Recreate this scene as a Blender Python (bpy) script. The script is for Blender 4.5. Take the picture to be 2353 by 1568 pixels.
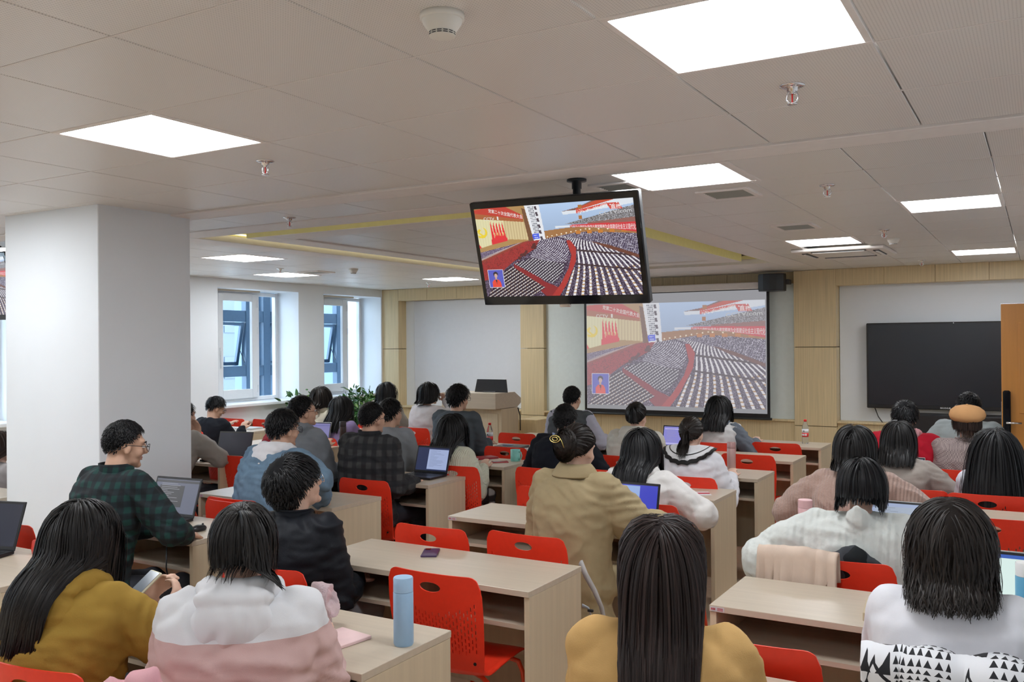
import bpy, bmesh, math, random
import numpy as np
from mathutils import Vector, Matrix, noise
for o in list(bpy.data.objects): bpy.data.objects.remove(o)
C = bpy.context.scene.collection
S = bpy.context.scene
R = math.radians
PI = math.pi
# ------------------------------------------------------------------ camera, sky, exposure
CAMZ = 1.75
FPX = 2071.2
YAW, PITCH, ROLL = -.53195, .00239, -.00788
_fw = np.array([math.sin(YAW)*math.cos(PITCH), math.cos(YAW)*math.cos(PITCH), math.sin(PITCH)])
_r0 = np.array([math.cos(YAW), -math.sin(YAW), 0.]); _u0 = np.cross(_r0, _fw)
_r = _r0*math.cos(ROLL)+_u0*math.sin(ROLL); _u = -_r0*math.sin(ROLL)+_u0*math.cos(ROLL)
cam = bpy.data.cameras.new('camera'); co = bpy.data.objects.new('camera', cam); C.objects.link(co)
cam.sensor_width = 36; cam.lens = FPX/2353*36; cam.clip_start = .05; cam.clip_end = 400
M = Matrix.Identity(4)
for i in range(3):
    M[i][0] = _r[i]; M[i][1] = _u[i]; M[i][2] = -_fw[i]
M[2][3] = CAMZ
co.matrix_world = M
S.camera = co
w = bpy.data.worlds.new('sky'); S.world = w; w.use_nodes = True
bg = w.node_tree.nodes['Background']; bg.inputs[0].default_value = (.70, .84, 1.0, 1); bg.inputs[1].default_value = 4.0
S.view_settings.view_transform = 'Standard'; S.view_settings.look = 'None'
S.view_settings.gamma = 1; S.view_settings.use_curve_mapping = False
S.view_settings.exposure = 1.45
PANEL_POWER = 8.2
CEIL = 2.607
WALLY = 11.25      # front wall
XL = -9.0          # window piers
XR = .58

def ray(x, y): return _fw+(x-1176.5)/FPX*_r+(784-y)/FPX*_u
def atz(x, y, z):
    d = ray(x, y); t = (z-CAMZ)/d[2]; return d*t+np.array([0, 0, CAMZ])
def aty(x, y, Y):
    d = ray(x, y); t = Y/d[1]; return d*t+np.array([0, 0, CAMZ])

# ------------------------------------------------------------------ materials
MT = {}
def newmat(name):
    m = bpy.data.materials.new(name); m.use_nodes = True
    return m, m.node_tree.nodes, m.node_tree.links, m.node_tree.nodes['Principled BSDF']
def mat(name, col, rough=.6, metal=0, spec=.5, var=.06, scale=18, bump=0, bscale=200, trans=0, alpha=1, sheen=0, coat=0, stretch=None, ior=None):
    if name in MT: return MT[name]
    m, N, L, b = newmat(name)
    b.inputs['Roughness'].default_value = rough; b.inputs['Metallic'].default_value = metal
    b.inputs['Specular IOR Level'].default_value = spec
    b.inputs['Transmission Weight'].default_value = trans; b.inputs['Alpha'].default_value = alpha
    b.inputs['Sheen Weight'].default_value = sheen; b.inputs['Coat Weight'].default_value = coat
    if ior: b.inputs['IOR'].default_value = ior
    tc = N.new('ShaderNodeTexCoord'); src = tc.outputs['Object']
    if stretch:
        mp = N.new('ShaderNodeMapping'); mp.inputs['Scale'].default_value = stretch
        L.new(src, mp.inputs[0]); src = mp.outputs[0]
    if var:
        n = N.new('ShaderNodeTexNoise'); n.inputs['Scale'].default_value = scale; n.inputs['Detail'].default_value = 4
        L.new(src, n.inputs['Vector'])
        r = N.new('ShaderNodeValToRGB'); r.color_ramp.elements[0].position = .3; r.color_ramp.elements[1].position = .7
        r.color_ramp.elements[0].color = tuple(c*(1-var) for c in col)+(1,)
        r.color_ramp.elements[1].color = tuple(min(1, c*(1+var)) for c in col)+(1,)
        L.new(n.outputs['Fac'], r.inputs[0]); L.new(r.outputs[0], b.inputs['Base Color'])
    else: b.inputs['Base Color'].default_value = tuple(col)+(1,)
    if bump:
        n2 = N.new('ShaderNodeTexNoise'); n2.inputs['Scale'].default_value = bscale; L.new(src, n2.inputs['Vector'])
        bp = N.new('ShaderNodeBump'); bp.inputs['Strength'].default_value = bump; bp.inputs['Distance'].default_value = .002
        L.new(n2.outputs['Fac'], bp.inputs['Height']); L.new(bp.outputs[0], b.inputs['Normal'])
    MT[name] = m
    return m
def emit(name, col, st):
    if name in MT: return MT[name]
    m, N, L, b = newmat(name)
    b.inputs['Base Color'].default_value = (0, 0, 0, 1); b.inputs['Roughness'].default_value = .3
    b.inputs['Emission Color'].default_value = tuple(col)+(1,); b.inputs['Emission Strength'].default_value = st
    MT[name] = m
    return m
def math_node(N, L, op, a, b=None):
    n = N.new('ShaderNodeMath'); n.operation = op
    for i, v in enumerate((a, b)):
        if v is None: continue
        if isinstance(v, (int, float)): n.inputs[i].default_value = v
        else: L.new(v, n.inputs[i])
    return n.outputs[0]
def wood_mat(name, col, axis='Z', dens=60, var=.1, rough=.45):
    m, N, L, b = newmat(name)
    b.inputs['Roughness'].default_value = rough
    tc = N.new('ShaderNodeTexCoord'); mp = N.new('ShaderNodeMapping')
    sc = {'Z': (dens, dens, 1.5), 'X': (1.5, dens, dens), 'Y': (dens, 1.5, dens)}[axis]
    mp.inputs['Scale'].default_value = sc; L.new(tc.outputs['Object'], mp.inputs[0])
    n = N.new('ShaderNodeTexNoise'); n.inputs['Scale'].default_value = 1; n.inputs['Detail'].default_value = 5
    L.new(mp.outputs[0], n.inputs['Vector'])
    r = N.new('ShaderNodeValToRGB'); r.color_ramp.elements[0].position = .32; r.color_ramp.elements[1].position = .68
    r.color_ramp.elements[0].color = tuple(c*(1-var) for c in col)+(1,)
    r.color_ramp.elements[1].color = tuple(min(1, c*(1+var)) for c in col)+(1,)
    L.new(n.outputs['Fac'], r.inputs[0]); L.new(r.outputs[0], b.inputs['Base Color'])
    MT[name] = m
    return m
def plaid_mat(name, base, line, light, scale=16, rough=.9):
    m, N, L, b = newmat(name); b.inputs['Roughness'].default_value = rough
    tc = N.new('ShaderNodeTexCoord'); sp = N.new('ShaderNodeSeparateXYZ'); L.new(tc.outputs['Object'], sp.inputs[0])
    def band(o, sc, ph, w):
        a = math_node(N, L, 'MULTIPLY_ADD', o, sc); a.node.inputs[2].default_value = ph
        f = math_node(N, L, 'FRACT', a)
        s = math_node(N, L, 'ABSOLUTE', math_node(N, L, 'SUBTRACT', f, .5))
        n = N.new('ShaderNodeMapRange'); n.inputs[1].default_value = w-.05; n.inputs[2].default_value = w+.05
        L.new(s, n.inputs[0]); return n.outputs[0]
    xy = math_node(N, L, 'ADD', sp.outputs[0], math_node(N, L, 'MULTIPLY', sp.outputs[1], .6))
    h = band(sp.outputs[2], scale, .1, .25); v = band(xy, scale, .3, .25)
    s = math_node(N, L, 'MULTIPLY', math_node(N, L, 'ADD', h, v), .5)
    r = N.new('ShaderNodeValToRGB'); e = r.color_ramp.elements
    e[0].color = tuple(base)+(1,); e[0].position = 0; e[1].color = tuple(light)+(1,); e[1].position = 1
    k = e.new(.5); k.color = tuple(line)+(1,)
    L.new(s, r.inputs[0]); L.new(r.outputs[0], b.inputs['Base Color']); MT[name] = m
    return m
def split_mat(name, top, low, z, rough=.85):
    """colour block: upper colour above local height z, lower colour below"""
    m, N, L, b = newmat(name); b.inputs['Roughness'].default_value = rough
    tc = N.new('ShaderNodeTexCoord'); sp = N.new('ShaderNodeSeparateXYZ'); L.new(tc.outputs['Object'], sp.inputs[0])
    g = math_node(N, L, 'GREATER_THAN', sp.outputs[2], z)
    mx = N.new('ShaderNodeMix'); mx.data_type = 'RGBA'
    mx.inputs[6].default_value = tuple(low)+(1,); mx.inputs[7].default_value = tuple(top)+(1,)
    L.new(g, mx.inputs[0]); L.new(mx.outputs[2], b.inputs['Base Color'])
    n2 = N.new('ShaderNodeTexNoise'); n2.inputs['Scale'].default_value = 300
    bp = N.new('ShaderNodeBump'); bp.inputs['Strength'].default_value = .2; bp.inputs['Distance'].default_value = .002
    L.new(n2.outputs['Fac'], bp.inputs['Height']); L.new(bp.outputs[0], b.inputs['Normal'])
    MT[name] = m
    return m
def knit_mat(name, col, sc=55, rough=.95):
    m, N, L, b = newmat(name); b.inputs['Roughness'].default_value = rough
    b.inputs['Base Color'].default_value = tuple(col)+(1,); b.inputs['Sheen Weight'].default_value = .2
    tc = N.new('ShaderNodeTexCoord')
    mp = N.new('ShaderNodeMapping'); mp.inputs['Scale'].default_value = (1, .3, .45); L.new(tc.outputs['Object'], mp.inputs[0])
    wv = N.new('ShaderNodeTexWave'); wv.inputs['Scale'].default_value = sc*.2; wv.inputs['Distortion'].default_value = 3; wv.inputs['Detail'].default_value = 1
    L.new(mp.outputs[0], wv.inputs['Vector'])
    vo = N.new('ShaderNodeTexVoronoi'); vo.inputs['Scale'].default_value = sc; L.new(tc.outputs['Object'], vo.inputs['Vector'])
    a = math_node(N, L, 'ADD', wv.outputs['Fac'], math_node(N, L, 'MULTIPLY', vo.outputs['Distance'], .6))
    bp = N.new('ShaderNodeBump'); bp.inputs['Strength'].default_value = .5; bp.inputs['Distance'].default_value = .006
    L.new(a, bp.inputs['Height']); L.new(bp.outputs[0], b.inputs['Normal']); MT[name] = m
    return m
def houndstooth_mat(name, a, c, sc=90):
    m, N, L, b = newmat(name); b.inputs['Roughness'].default_value = .9
    tc = N.new('ShaderNodeTexCoord'); ck = N.new('ShaderNodeTexChecker'); ck.inputs['Scale'].default_value = sc
    ck.inputs['Color1'].default_value = tuple(a)+(1,); ck.inputs['Color2'].default_value = tuple(c)+(1,)
    L.new(tc.outputs['Object'], ck.inputs['Vector']); L.new(ck.outputs['Color'], b.inputs['Base Color']); MT[name] = m
    return m
def ceiling_mat(name, col):
    m, N, L, b = newmat(name); b.inputs['Roughness'].default_value = .38; b.inputs['Specular IOR Level'].default_value = .45
    tc = N.new('ShaderNodeTexCoord'); mp = N.new('ShaderNodeMapping'); mp.inputs['Scale'].default_value = (110, 110, 110)
    L.new(tc.outputs['Object'], mp.inputs[0])
    fr = N.new('ShaderNodeVectorMath'); fr.operation = 'FRACTION'; L.new(mp.outputs[0], fr.inputs[0])
    sb = N.new('ShaderNodeVectorMath'); sb.operation = 'SUBTRACT'; sb.inputs[1].default_value = (.5, .5, 0); L.new(fr.outputs[0], sb.inputs[0])
    sp = N.new('ShaderNodeSeparateXYZ'); L.new(sb.outputs[0], sp.inputs[0])
    d = math_node(N, L, 'ADD', math_node(N, L, 'MULTIPLY', sp.outputs[0], sp.outputs[0]), math_node(N, L, 'MULTIPLY', sp.outputs[1], sp.outputs[1]))
    g = math_node(N, L, 'LESS_THAN', d, .045)
    mx = N.new('ShaderNodeMix'); mx.data_type = 'RGBA'; mx.inputs[6].default_value = tuple(col)+(1,)
    mx.inputs[7].default_value = tuple(x*.72 for x in col)+(1,); L.new(g, mx.inputs[0]); L.new(mx.outputs[2], b.inputs['Base Color'])
    MT[name] = m
    return m

M_wall = mat('white_wall_paint', (.80, .84, .88), .7, var=.01, scale=3, bump=.08, bscale=300)
M_ceil = ceiling_mat('perforated_white_metal', (.80, .775, .745))
M_ceilp = mat('plain_ceiling_white', (.72, .69, .66), .5, var=.02)
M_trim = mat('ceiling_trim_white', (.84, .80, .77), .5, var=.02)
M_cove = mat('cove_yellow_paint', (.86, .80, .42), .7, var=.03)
M_wood = wood_mat('pale_oak_panel', (.70, .56, .33), 'Z', 70, .10, .42)
M_desk = wood_mat('maple_laminate', (.54, .46, .36), 'X', 40, .045, .36)
M_deskz = wood_mat('maple_laminate_upright', (.60, .50, .355), 'Z', 40, .05, .45)
M_edge = mat('maple_edge_band', (.56, .47, .35), .4, var=.03)
M_floor = mat('tan_vinyl_floor', (.60, .47, .33), .3, var=.1, scale=6, stretch=(1, 8, 1))
M_red = mat('orange_red_plastic', (.84, .040, .015), .36, var=.03, scale=40, bump=.05, bscale=900)
M_redm = mat('orange_red_painted_steel', (.75, .07, .02), .3, var=.02)
M_black = mat('black_plastic', (.012, .012, .014), .35, var=.1)
M_gloss = mat('black_gloss', (.008, .009, .012), .08, var=0)
M_dark = mat('dark_grey_metal', (.05, .055, .06), .4, metal=.6, var=.05)
M_chrome = mat('chrome', (.8, .8, .82), .15, metal=1, var=0)
M_pvc = mat('white_window_frame', (.78, .8, .82), .35, var=.01)
M_blue = mat('blue_grey_aluminium', (.035, .072, .12), .35, metal=.2, var=.05)
M_bluel = mat('pale_blue_column', (.12, .19, .28), .6, var=.03)
M_lamp = emit('lamp_panel_glow', (.93, .965, 1), PANEL_POWER)

# ------------------------------------------------------------------ mesh helpers
class MB:
    def __init__(s): s.v = []; s.f = []; s.mi = []
    def add(s, vs, fs, mi=0):
        o = len(s.v); s.v += [tuple(map(float, p)) for p in vs]; s.f += [tuple(o+i for i in f) for f in fs]; s.mi += [mi]*len(fs)
        return s
    def box(s, x0, x1, y0, y1, z0, z1, mi=0, c=0):
        if x0 > x1: x0, x1 = x1, x0
        if y0 > y1: y0, y1 = y1, y0
        if z0 > z1: z0, z1 = z1, z0
        if c <= 0:
            return s.add([(x0, y0, z0), (x1, y0, z0), (x1, y1, z0), (x0, y1, z0), (x0, y0, z1), (x1, y0, z1), (x1, y1, z1), (x0, y1, z1)],
                         [(0, 3, 2, 1), (4, 5, 6, 7), (0, 1, 5, 4), (1, 2, 6, 5), (2, 3, 7, 6), (3, 0, 4, 7)], mi)
        vs = []
        for X, sx in ((x0, 1), (x1, -1)):
            for Y, sy in ((y0, 1), (y1, -1)):
                for Z, sz in ((z0, 1), (z1, -1)):
                    vs += [(X, Y+sy*c, Z+sz*c), (X+sx*c, Y, Z+sz*c), (X+sx*c, Y+sy*c, Z)]
        bm = bmesh.new()
        for p in vs: bm.verts.new(p)
        r = bmesh.ops.convex_hull(bm, input=bm.verts[:])
        bmesh.ops.dissolve_limit(bm, angle_limit=.01, verts=bm.verts[:], edges=bm.edges[:])
        bm.verts.index_update()
        s.add([v.co[:] for v in bm.verts], [tuple(v.index for v in f.verts) for f in bm.faces], mi); bm.free()
        return s
    def tube(s, path, rad, n=8, mi=0, cap=True):
        P = [Vector(p) for p in path]
        if not hasattr(rad, '__len__'): rad = [rad]*len(P)
        vs = []; fs = []; up = None
        for i, p in enumerate(P):
            t = (P[min(i+1, len(P)-1)]-P[max(i-1, 0)]).normalized()
            if up is None: up = t.orthogonal().normalized()
            up = (up-t*up.dot(t)); up = up.normalized() if up.length > 1e-5 else t.orthogonal().normalized()
            sd = t.cross(up)
            for k in range(n):
                a = 2*PI*k/n; vs.append(p+(up*math.cos(a)+sd*math.sin(a))*rad[i])
        for i in range(len(P)-1):
            for k in range(n):
                a = i*n+k; b = i*n+(k+1) % n; fs.append((a, b, b+n, a+n))
        if cap: fs += [tuple(range(n-1, -1, -1)), tuple(range((len(P)-1)*n, len(P)*n))]
        return s.add(vs, fs, mi)
    def lathe(s, prof, n=16, org=(0, 0, 0), mi=0, M=None):
        vs = []; fs = []
        for (r, z) in prof:
            for k in range(n):
                a = 2*PI*k/n; p = Vector((r*math.cos(a), r*math.sin(a), z))
                if M: p = M @ p
                vs.append(p+Vector(org))
        m = len(prof)
        for i in range(m-1):
            for k in range(n):
                a = i*n+k; b = i*n+(k+1) % n; fs.append((a, b, b+n, a+n))
        if prof[0][0] > 1e-4: fs.append(tuple(range(n-1, -1, -1)))
        if prof[-1][0] > 1e-4: fs.append(tuple(range((m-1)*n, m*n)))
        return s.add(vs, fs, mi)
    def ell(s, c, r, n=14, m=9, mi=0, M=None):
        vs = []; fs = []
        for i in range(m+1):
            t = PI*i/m
            for k in range(n):
                a = 2*PI*k/n; p = Vector((r[0]*math.sin(t)*math.cos(a), r[1]*math.sin(t)*math.sin(a), -r[2]*math.cos(t)))
                if M: p = M @ p
                vs.append(p+Vector(c))
        for i in range(m):
            for k in range(n):
                a = i*n+k; b = i*n+(k+1) % n; fs.append((a, b, b+n, a+n))
        return s.add(vs, fs, mi)
    def prism(s, poly, a, b, axis='Z', mi=0):
        n = len(poly)
        def q(p, h):
            return {'Z': (p[0], p[1], h), 'Y': (p[0], h, p[1]), 'X': (h, p[0], p[1])}[axis]
        vs = [q(p, a) for p in poly]+[q(p, b) for p in poly]
        return s.add(vs, [tuple(range(n))[::-1], tuple(range(n, 2*n))]+[(i, (i+1) % n, n+(i+1) % n, n+i) for i in range(n)], mi)
    def mesh(s, name='m', smooth=False, fixn=True):
        me = bpy.data.meshes.new(name); me.from_pydata(s.v, [], s.f)
        if any(s.mi): me.polygons.foreach_set('material_index', s.mi)
        if fixn:
            bm = bmesh.new(); bm.from_mesh(me)
            bmesh.ops.remove_doubles(bm, verts=bm.verts[:], dist=1e-6)
            bmesh.ops.recalc_face_normals(bm, faces=bm.faces[:]); bm.to_mesh(me); bm.free()
        if smooth: me.polygons.foreach_set('use_smooth', [True]*len(me.polygons))
        me.update()
        return me
def link(name, me, mt=None, parent=None, loc=None, rot=None, kind=None):
    o = bpy.data.objects.new(name, me); C.objects.link(o)
    if mt is not None and me is not None and len(me.materials) == 0:
        for m in (mt if isinstance(mt, (list, tuple)) else [mt]): me.materials.append(m)
    if parent: o.parent = parent
    if loc is not None: o.location = loc
    if rot is not None: o.rotation_euler = rot
    if kind: o['kind'] = kind
    return o
def obj(name, mb, mt=None, parent=None, smooth=False, loc=None, rot=None, kind=None):
    return link(name, mb.mesh(name, smooth), mt, parent, loc, rot, kind)
def sharp(o, ang=40):
    try:
        for p in o.data.polygons: p.use_smooth = True
        o.data.set_sharp_from_angle(angle=R(ang))
    except Exception: pass
    return o
def tag(o, label=None, cat=None, group=None, kind=None):
    if label: o['label'] = label
    if cat: o['category'] = cat
    if group: o['group'] = group
    if kind: o['kind'] = kind
    return o
def empty(name, loc=(0, 0, 0), rz=0, label=None, cat=None, group=None):
    o = bpy.data.objects.new(name, None); C.objects.link(o); o.location = loc; o.rotation_euler = (0, 0, rz)
    o.empty_display_size = .1
    return tag(o, label, cat, group)
def copy_tree(o, parent=None):
    c = o.copy(); C.objects.link(c)
    if parent: c.parent = parent
    for ch in list(o.children): copy_tree(ch, c)
    return c
def structure(name, mb, mt, parent=None, smooth=False):
    o = obj(name, mb, mt, parent, smooth)
    if parent is None: o['kind'] = 'structure'
    return o
def text_mesh(body, size=1.0, name='lettering', bold=0.0, align='CENTER'):
    cu = bpy.data.curves.new('t', 'FONT'); cu.body = body; cu.size = size; cu.align_x = align; cu.align_y = 'CENTER'
    cu.resolution_u = 2; cu.offset = bold
    o = bpy.data.objects.new('t', cu); C.objects.link(o)
    dg = bpy.context.evaluated_depsgraph_get(); me = bpy.data.meshes.new_from_object(o.evaluated_get(dg))
    bpy.data.objects.remove(o); bpy.data.curves.remove(cu); me.name = name; me.materials.clear()
    return me

# ================================================================== ROOM
BACKY = -3.0
structure('floor', MB().box(-10, XR+.2, BACKY-.2, WALLY+.8, -.12, 0), M_floor)
structure('wall_back', MB().box(-9.8, XR+.2, BACKY-.2, BACKY, 0, 2.9), M_wall)
o = structure('wall_right', MB().box(XR, XR+.2, BACKY, 8.35, 0, 2.9).box(XR, XR+.2, 9.25, WALLY+.8, 0, 2.9).box(XR, XR+.2, 8.35, 9.25, 2.12, 2.9), M_wall)
# corridor wall seen through the right-hand doorway keeps daylight out of the back corner
structure('wall_corridor', MB().box(XR+1.6, XR+1.7, 7, 10.6, 0, 2.9).box(XR+.2, XR+1.7, 6.95, 7, 0, 2.9).box(XR+.2, XR+1.7, 10.6, 10.7, 0, 2.9).box(XR+.2, XR+1.7, 6.95, 10.7, 2.7, 2.8).box(XR+.2, XR+1.7, 6.95, 10.7, -.12, 0), M_wall)
# left (window) wall: piers, sill walls, lintels around openings
mb = MB(); lo = []
opens = [(9.9, 11.22), (7.95, 9.39), (5.95, 7.4), (3.95, 5.4), (1.95, 3.4), (-.05, 1.4), (-2.05, -.6)]
prev = WALLY+.5
for a, b in opens:
    if prev-b > .001: mb.box(XL-.46, XL, b, prev, 0, 2.9)
    prev = a
mb.box(XL-.46, XL, BACKY, prev, 0, 2.9)
for a, b in opens:
    mb.box(XL-.46, XL-.06, a, b, 0, .98); mb.box(XL-.46, XL, a, b, 2.49, 2.9)
structure('wall_left', mb, M_wall)
XW = XL-.4
MG = mat('window_glass', (.9, .97, 1), .0, trans=1, var=0, ior=1.01, spec=.3)
for k, (a, b) in enumerate(opens):
    L = min(b-a, 1.42)
    fr = MB()
    z0, z1 = .99, 2.48
    t = .05
    fr.box(XW-.068, XW-.002, a+t, b-t, z0, z0+t).box(XW-.068, XW-.002, a+t, b-t, z1-t, z1)
    fr.box(XW-.07, XW, a, a+t, z0, z1, c=.004).box(XW-.07, XW, b-t, b, z0, z1, c=.004)
    mid = a+(1.05/1.45)*(b-a)
    fr.box(XW-.07, XW+.001, mid-.035, mid+.035, z0+t, z1-t)
    win = structure('window_%d' % (k+1), fr, M_pvc)
    sash = MB(); s0, s1 = a+.35, mid-.02   # inner casement
    s0 = a+.33
    for (ya, yb) in ((s0, s1),):
        sash.box(XW-.018, XW+.033, ya+.085, yb-.1, z0+.04, z0+.16).box(XW-.018, XW+.033, ya+.085, yb-.1, z1-.13, z1-.03)
        sash.box(XW-.02, XW+.035, ya, ya+.085, z0+.04, z1-.03, c=.006).box(XW-.02, XW+.035, yb-.1, yb, z0+.04, z1-.03, c=.006)
    obj('sash', sash, M_pvc, win)
    fx = MB().box(XW-.03, XW+.01, a+.04, a+.33, z0+.04, z1-.04, c=.004); obj('fixed_panel', fx, M_pvc, win)
    obj('glass_pane', MB().box(XW-.004, XW+.002, s0+.07, s1-.09, z0+.15, z1-.12), MG, win)
    obj('glass_pane', MB().box(XW-.034, XW-.028, mid+.03, b-t+.01, z0+.04, z1-.04), MG, win)
    obj('handle', MB().box(XW+.035, XW+.05, s0+.02, s0+.05, 1.62, 1.72, c=.003).box(XW+.045, XW+.06, s0+.025, s0+.045, 1.45, 1.68, c=.003), M_pvc, win)
    hg = MB()
    for hz in (1.15, 1.95, 2.32): hg.tube([(XW+.04, s1, hz-.05), (XW+.04, s1, hz+.05)], .009, 6)
    obj('hinge', hg, M_pvc, win)
    obj('window_sill', MB().box(XW-.05, XL+.04, a-.02 if k else a, b, .945, .985, c=.006), M_wall, win)
    obj('blind_track', MB().box(XW+.12, XW+.16, a+.02, a+.95, 2.47, 2.49), M_edge, win)
    # outer curtain wall: mullions, transoms and a propped awning sash
    ex = MB(); XE = XL-.95
    ex.box(XE-.1, XE, a+1.36, a+1.46, .2, 3.2, c=.004)
    ex.box(XE-.1, XE, a+1.70, a+1.84, .2, 3.2, c=.004)
    for z_a, z_b in ((2.09, 2.25), (1.30, 1.45)): ex.box(XE-.09, XE-.008, a-.10, a+1.36, z_a, z_b).box(XE-.09, XE-.008, a+1.46, a+1.70, z_a, z_b)
    cw = obj('outer_frame', ex, M_blue, win)
    sh = MB(); hh = .62; tl = .2
    ty0, ty1 = a-.08, a+1.34
    def sl(y0, y1, h0, h1):   # bar on the tilted sash plane
        pts = [(XE-.02-hz*tl, yy, 2.08-hz) for (yy, hz) in ((y0, h0), (y1, h0), (y1, h1), (y0, h1))]
        vs = pts+[(p[0]-.045, p[1], p[2]-.01) for p in pts]
        sh.add(vs, [(0, 1, 2, 3), (7, 6, 5, 4), (0, 4, 5, 1), (1, 5, 6, 2), (2, 6, 7, 3), (3, 7, 4, 0)])
    sl(ty0, ty1, 0, .04); sl(ty0, ty1, hh-.05, hh); sl(ty0, ty0+.05, 0, hh); sl(ty1-.05, ty1, 0, hh)
    obj('awning_sash', sh, M_blue, cw)
    obj('stay_arm', MB().tube([(XE-.02, ty1+.0, 1.50), (XE-.06, ty1-.01, 1.60), (XE-.11, ty1-.02, 1.72)], .006, 5), M_dark, cw)
    obj('column_fin', MB().box(XE-.5, XE-.14, a+1.60, a+2.1, -.5, 3.4), M_bluel, win)
# outside: pale building, hill, yellow tree
t = empty('office_building', (-60, 44, -9), 0, 'hazy white office block seen through the left-hand window', 'building')
mbb = MB().box(-8, 8, -30, 30, 0, 15.4, c=.05); obj('wall', mbb, mat('haze_white', (.085, .105, .125), .9, var=.02), t)
mw = MB()
for i in range(26):
    for j in range(4): mw.box(8, 8.06, -29+i*2.25, -29+i*2.25+1.3, 1.5+j*3.4, 1.5+j*3.4+1.6)
obj('window', mw, mat('haze_blue_glass', (.055, .075, .10), .4, var=.02), t, kind='stuff')
hm = MB(); n = 40; vs = []; fs = []
for i in range(n+1):
    y = -60+i*9; hgt = 14+9*noise.noise(Vector((i*.13, 2.2, 0)))+4*noise.noise(Vector((i*.5, 7, 0)))
    vs += [(-190, y, -15), (-200, y, hgt*.8), (-215, y, hgt), (-240, y, -15)]
for i in range(n):
    for j in range(3): a = i*4+j; fs.append((a, a+1, a+5, a+4))
hm.add(vs, fs); structure('hills', hm, mat('hazy_hill', (.065, .09, .115), 1, var=.03), smooth=True)
structure('ground', MB().box(-250, -10.6, -80, 320, -9.4, -9), mat('outdoor_ground', (.6, .6, .58), 1, var=.1))
t = empty('ginkgo_tree', (-30, 24.6, -9), 0, 'yellow autumn tree outside the window beside the white column', 'tree')
obj('trunk', MB().tube([(0, 0, 0), (.1, 0, 3), (0, .1, 6)], [.3, .22, .1], 8), mat('bark', (.12, .08, .05), .9), t, True)
fo = MB(); rg = random.Random(3)
for i in range(900):
    d = Vector((rg.gauss(0, 1), rg.gauss(0, 1), rg.gauss(0, 1))).normalized()*rg.uniform(.5, 1)
    c = Vector((d.x*2.2, d.y*2.2, 6.3+d.z*2.0)); a = Vector((rg.gauss(0, 1), rg.gauss(0, 1), rg.gauss(0, 1))).normalized()*.22; b2 = a.orthogonal().normalized()*.22
    fo.add([c-a, c+b2, c+a, c-b2], [(0, 1, 2, 3)])
link('foliage', fo.mesh('foliage', fixn=False), mat('yellow_leaves', (.35, .22, .03), .8, var=.2), t, kind='stuff')

# column
structure('trim_1', MB().box(-5.86, -4.89, 3.41, 4.09, 0, 2.66, c=.004), M_wall)

# ------------------------------------------------------------------ front wall
fw = MB()
fw.box(-9.75, -9.22, WALLY-.02, WALLY+.7, 0, 2.9)
fw.box(-9.75, XR+.2, WALLY+.65, WALLY+.8, 0, 2.9)
fw.box(-8.7, -6.48, WALLY+.2, WALLY+.7, 0, 2.9)                      # section behind left whiteboard
fw.box(-2.12, XR+.2, WALLY+.2, WALLY+.7, 0, 2.9)
structure('wall_front', fw, M_wall)
def pil(x0, x1, dep):
    p = empty('pilaster', ((x0+x1)/2, WALLY, 0)); p['kind'] = 'structure'; p.name = 'trim_2'
    cx = (x0+x1)/2
    for z0, z1 in ((0, .715), (.72, 1.672), (1.677, CEIL)):
        obj('panel', MB().box(x0-cx, x1-cx, 0, dep, z0, z1-.002, c=.003), M_wood, p)
    return p
pil(-9.22, -8.68, .22); pil(-6.48, -6.10, .66); pil(-2.62, -2.125, .66)
def panels(y, x0, x1, z0, z1, n, name, dep=.2):
    p = empty(name, ((x0+x1)/2, y, z0)); p['kind'] = 'structure'; W = (x1-x0)/n
    for i in range(n):
        a = x0+i*W-(x0+x1)/2
        obj('panel', MB().box(a+.0015, a+W-.0015, 0, dep, 0, z1-z0, c=.002), M_wood, p)
    return p
panels(WALLY, -8.68, -6.48, 2.425, CEIL, 4, 'trim_3')
panels(WALLY, -2.125, XR, 2.41, CEIL, 5, 'trim_4')
panels(WALLY+.14, -6.10, -2.62, 2.455, CEIL, 8, 'trim_5')
panels(WALLY+.04, -8.68, -6.48, 0, .76, 4, 'trim_6')
panels(WALLY+.04, -2.125, XR, 0, .76, 5, 'trim_7')
panels(WALLY+.04, -6.10, -2.62, 0, .76, 8, 'trim_8')
structure('trim_9', MB().box(-8.68, -6.48, WALLY+.0, WALLY+.2, .76, .785, c=.004).box(-2.125, XR, WALLY, WALLY+.2, .76, .785, c=.004).box(-6.10, -2.62, WALLY, WALLY+.4, .76, .785, c=.004), M_wood)
M_frost = mat('frosted_board', (.84, .92, .90), .3, var=.02)
tag(obj('glass_board', MB().box(-6.1, -2.62, WALLY+.08, WALLY+.13, .785, 2.46), M_frost), 'large pale green frosted writing board behind the projection screen', 'board')

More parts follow.
